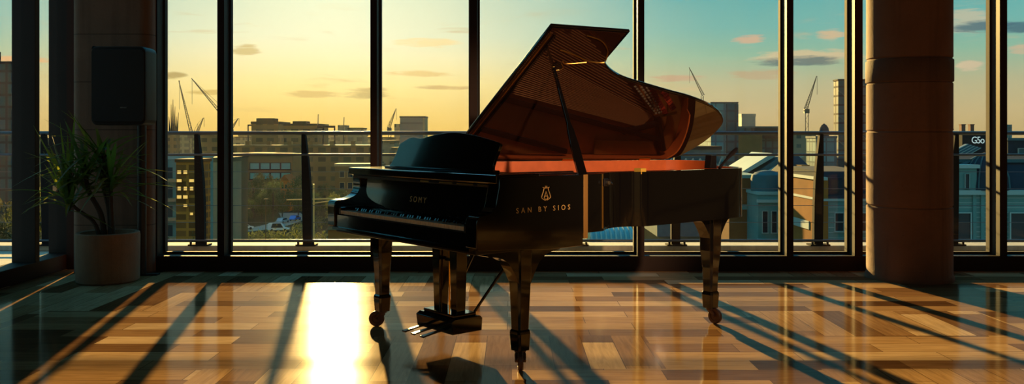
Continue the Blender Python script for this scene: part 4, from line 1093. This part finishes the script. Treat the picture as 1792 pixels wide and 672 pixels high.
    # --- trees
    lm = [leaf_mat('tree_leaf_dark', (.020, .036, .014), (.06, .09, .01)), leaf_mat('tree_leaf_olive', (.040, .055, .016), (.12, .13, .012)), leaf_mat('tree_leaf_warm', (.045, .05, .012), (.08, .075, .01))]
    bark = mat('bark', (.03, .022, .015), .9)
    crowns = []
    for v in range(3):
        rnd = random.Random(40 + v); bm = bmesh.new()
        cl = [(Vector((rnd.uniform(-.6, .6), rnd.uniform(-.6, .6), rnd.uniform(-.75, .75))), rnd.uniform(.25, .45)) for _ in range(16)]
        for i in range(2600):
            c, r = rnd.choice(cl); d = Vector((rnd.gauss(0, 1), rnd.gauss(0, 1), rnd.gauss(0, 1))).normalized()
            p = c + d * r * rnd.uniform(.55, 1.05); s = rnd.uniform(.030, .06)
            u = Vector((rnd.gauss(0, 1), rnd.gauss(0, 1), rnd.gauss(0, 1))).normalized(); w = u.cross(d).normalized()
            bm.faces.new([bm.verts.new(p + u * s), bm.verts.new(p + w * s * .6), bm.verts.new(p - u * s), bm.verts.new(p - w * s * .6)])
        o = obj('crown', bm, None); crowns.append(o.data); bpy.data.objects.remove(o)
    rnd = random.Random(3)
    def tree(px, pyt, D, wpx, lab, k, base=GZ, group=None):
        zt = wz(pyt, D); H = zt - base; w = wpx / 2 / 1500 * D
        t = thing('tree', lab, 'tree', (wx(px, D), D, base), rnd.uniform(0, 6), group)
        key = (rnd.randrange(3), k)
        me = crown_cache.get(key)
        if me is None: me = crowns[key[0]].copy(); me.materials.clear(); me.materials.append(lm[k]); crown_cache[key] = me
        c = link(bpy.data.objects.new('crown', me), t)
        ch = H * .80; c.scale = (w, w, ch / 2); c.location = (0, 0, H - ch / 2)
        obj('trunk', tube(bmesh.new(), (0, 0, 0), (0, 0, H * .7), H * .025, H * .012, n=7), bark, t)
    crown_cache = {}
    belt = 'dark trees massed beyond the road'
    for px, py, D, w, k in ((420, 318, 236, 50, 0), (443, 306, 246, 54, 0), (466, 296, 256, 58, 1), (478, 316, 240, 46, 0), (458, 330, 230, 38, 0), (516, 304, 262, 56, 0), (534, 316, 250, 50, 1), (429, 340, 222, 34, 0), (522, 334, 243, 36, 0), (494, 338, 249, 34, 0), (545, 330, 236, 44, 0), (618, 334, 234, 44, 1), (576, 322, 256, 46, 0)):
        tree(px, py, D, w, 'dark leafy tree in the mass of trees beyond the road', k, group=belt)
    tree(596, 326, 244, 46, 'rounded olive tree behind the far end of the keyboard', 1)
    tree(583, 338, 222, 32, 'olive tree behind the yellow lamp post', 1)
    tree(636, 326, 248, 44, 'olive tree half hidden by the piano fallboard', 2)
    for px, py, D, w, lab, k in ((-10, 326, 150, 70, 'bushy olive tree below the blue glass tower', 2), (40, 318, 160, 60, 'bushy olive tree outside the side glazing by the corner post', 1), (80, 300, 170, 66, 'taller green tree outside the side glazing behind the plant leaves', 1), (300, 408, 112, 40, 'low dark tree at the foot of the balconied apartments', 0), (332, 414, 100, 30, 'low tree at the foot of the brown block', 0)):
        tree(px, py, D, w, lab, k)
    # clipped hedge and grass bank along the road
    rnd2 = random.Random(8)
    for x0, y0, x1, y1, lab in ((-51.5, 203, -52, 232, 'low hedge on the inner side of the curving road'), (-66, 193, -47, 196, 'low hedge along the near edge of the road'), (-45, 192, -33, 194, 'short low hedge below the lamp post')):
        L = math.hypot(x1 - x0, y1 - y0); bm = bmesh.new()
        for i in range(int(L * 60)):
            p = Vector((rnd2.uniform(0, L), rnd2.gauss(0, 1.0), abs(rnd2.gauss(0, 1.0)))); s = rnd2.uniform(.15, .32)
            u = Vector((rnd2.gauss(0, 1), rnd2.gauss(0, 1), rnd2.gauss(0, 1))).normalized(); w = u.orthogonal().normalized()
            bm.faces.new([bm.verts.new(p + u * s), bm.verts.new(p + w * s * .6), bm.verts.new(p - u * s), bm.verts.new(p - w * s * .6)])
        o = obj('hedge', bm, lm[1]); o.location = (x0, y0, GZ); o.rotation_euler = (0, 0, math.atan2(y1 - y0, x1 - x0)); tag(o, lab, 'hedge')
city()
for o in bpy.data.objects:
    if 'dims' in o: del o['dims']
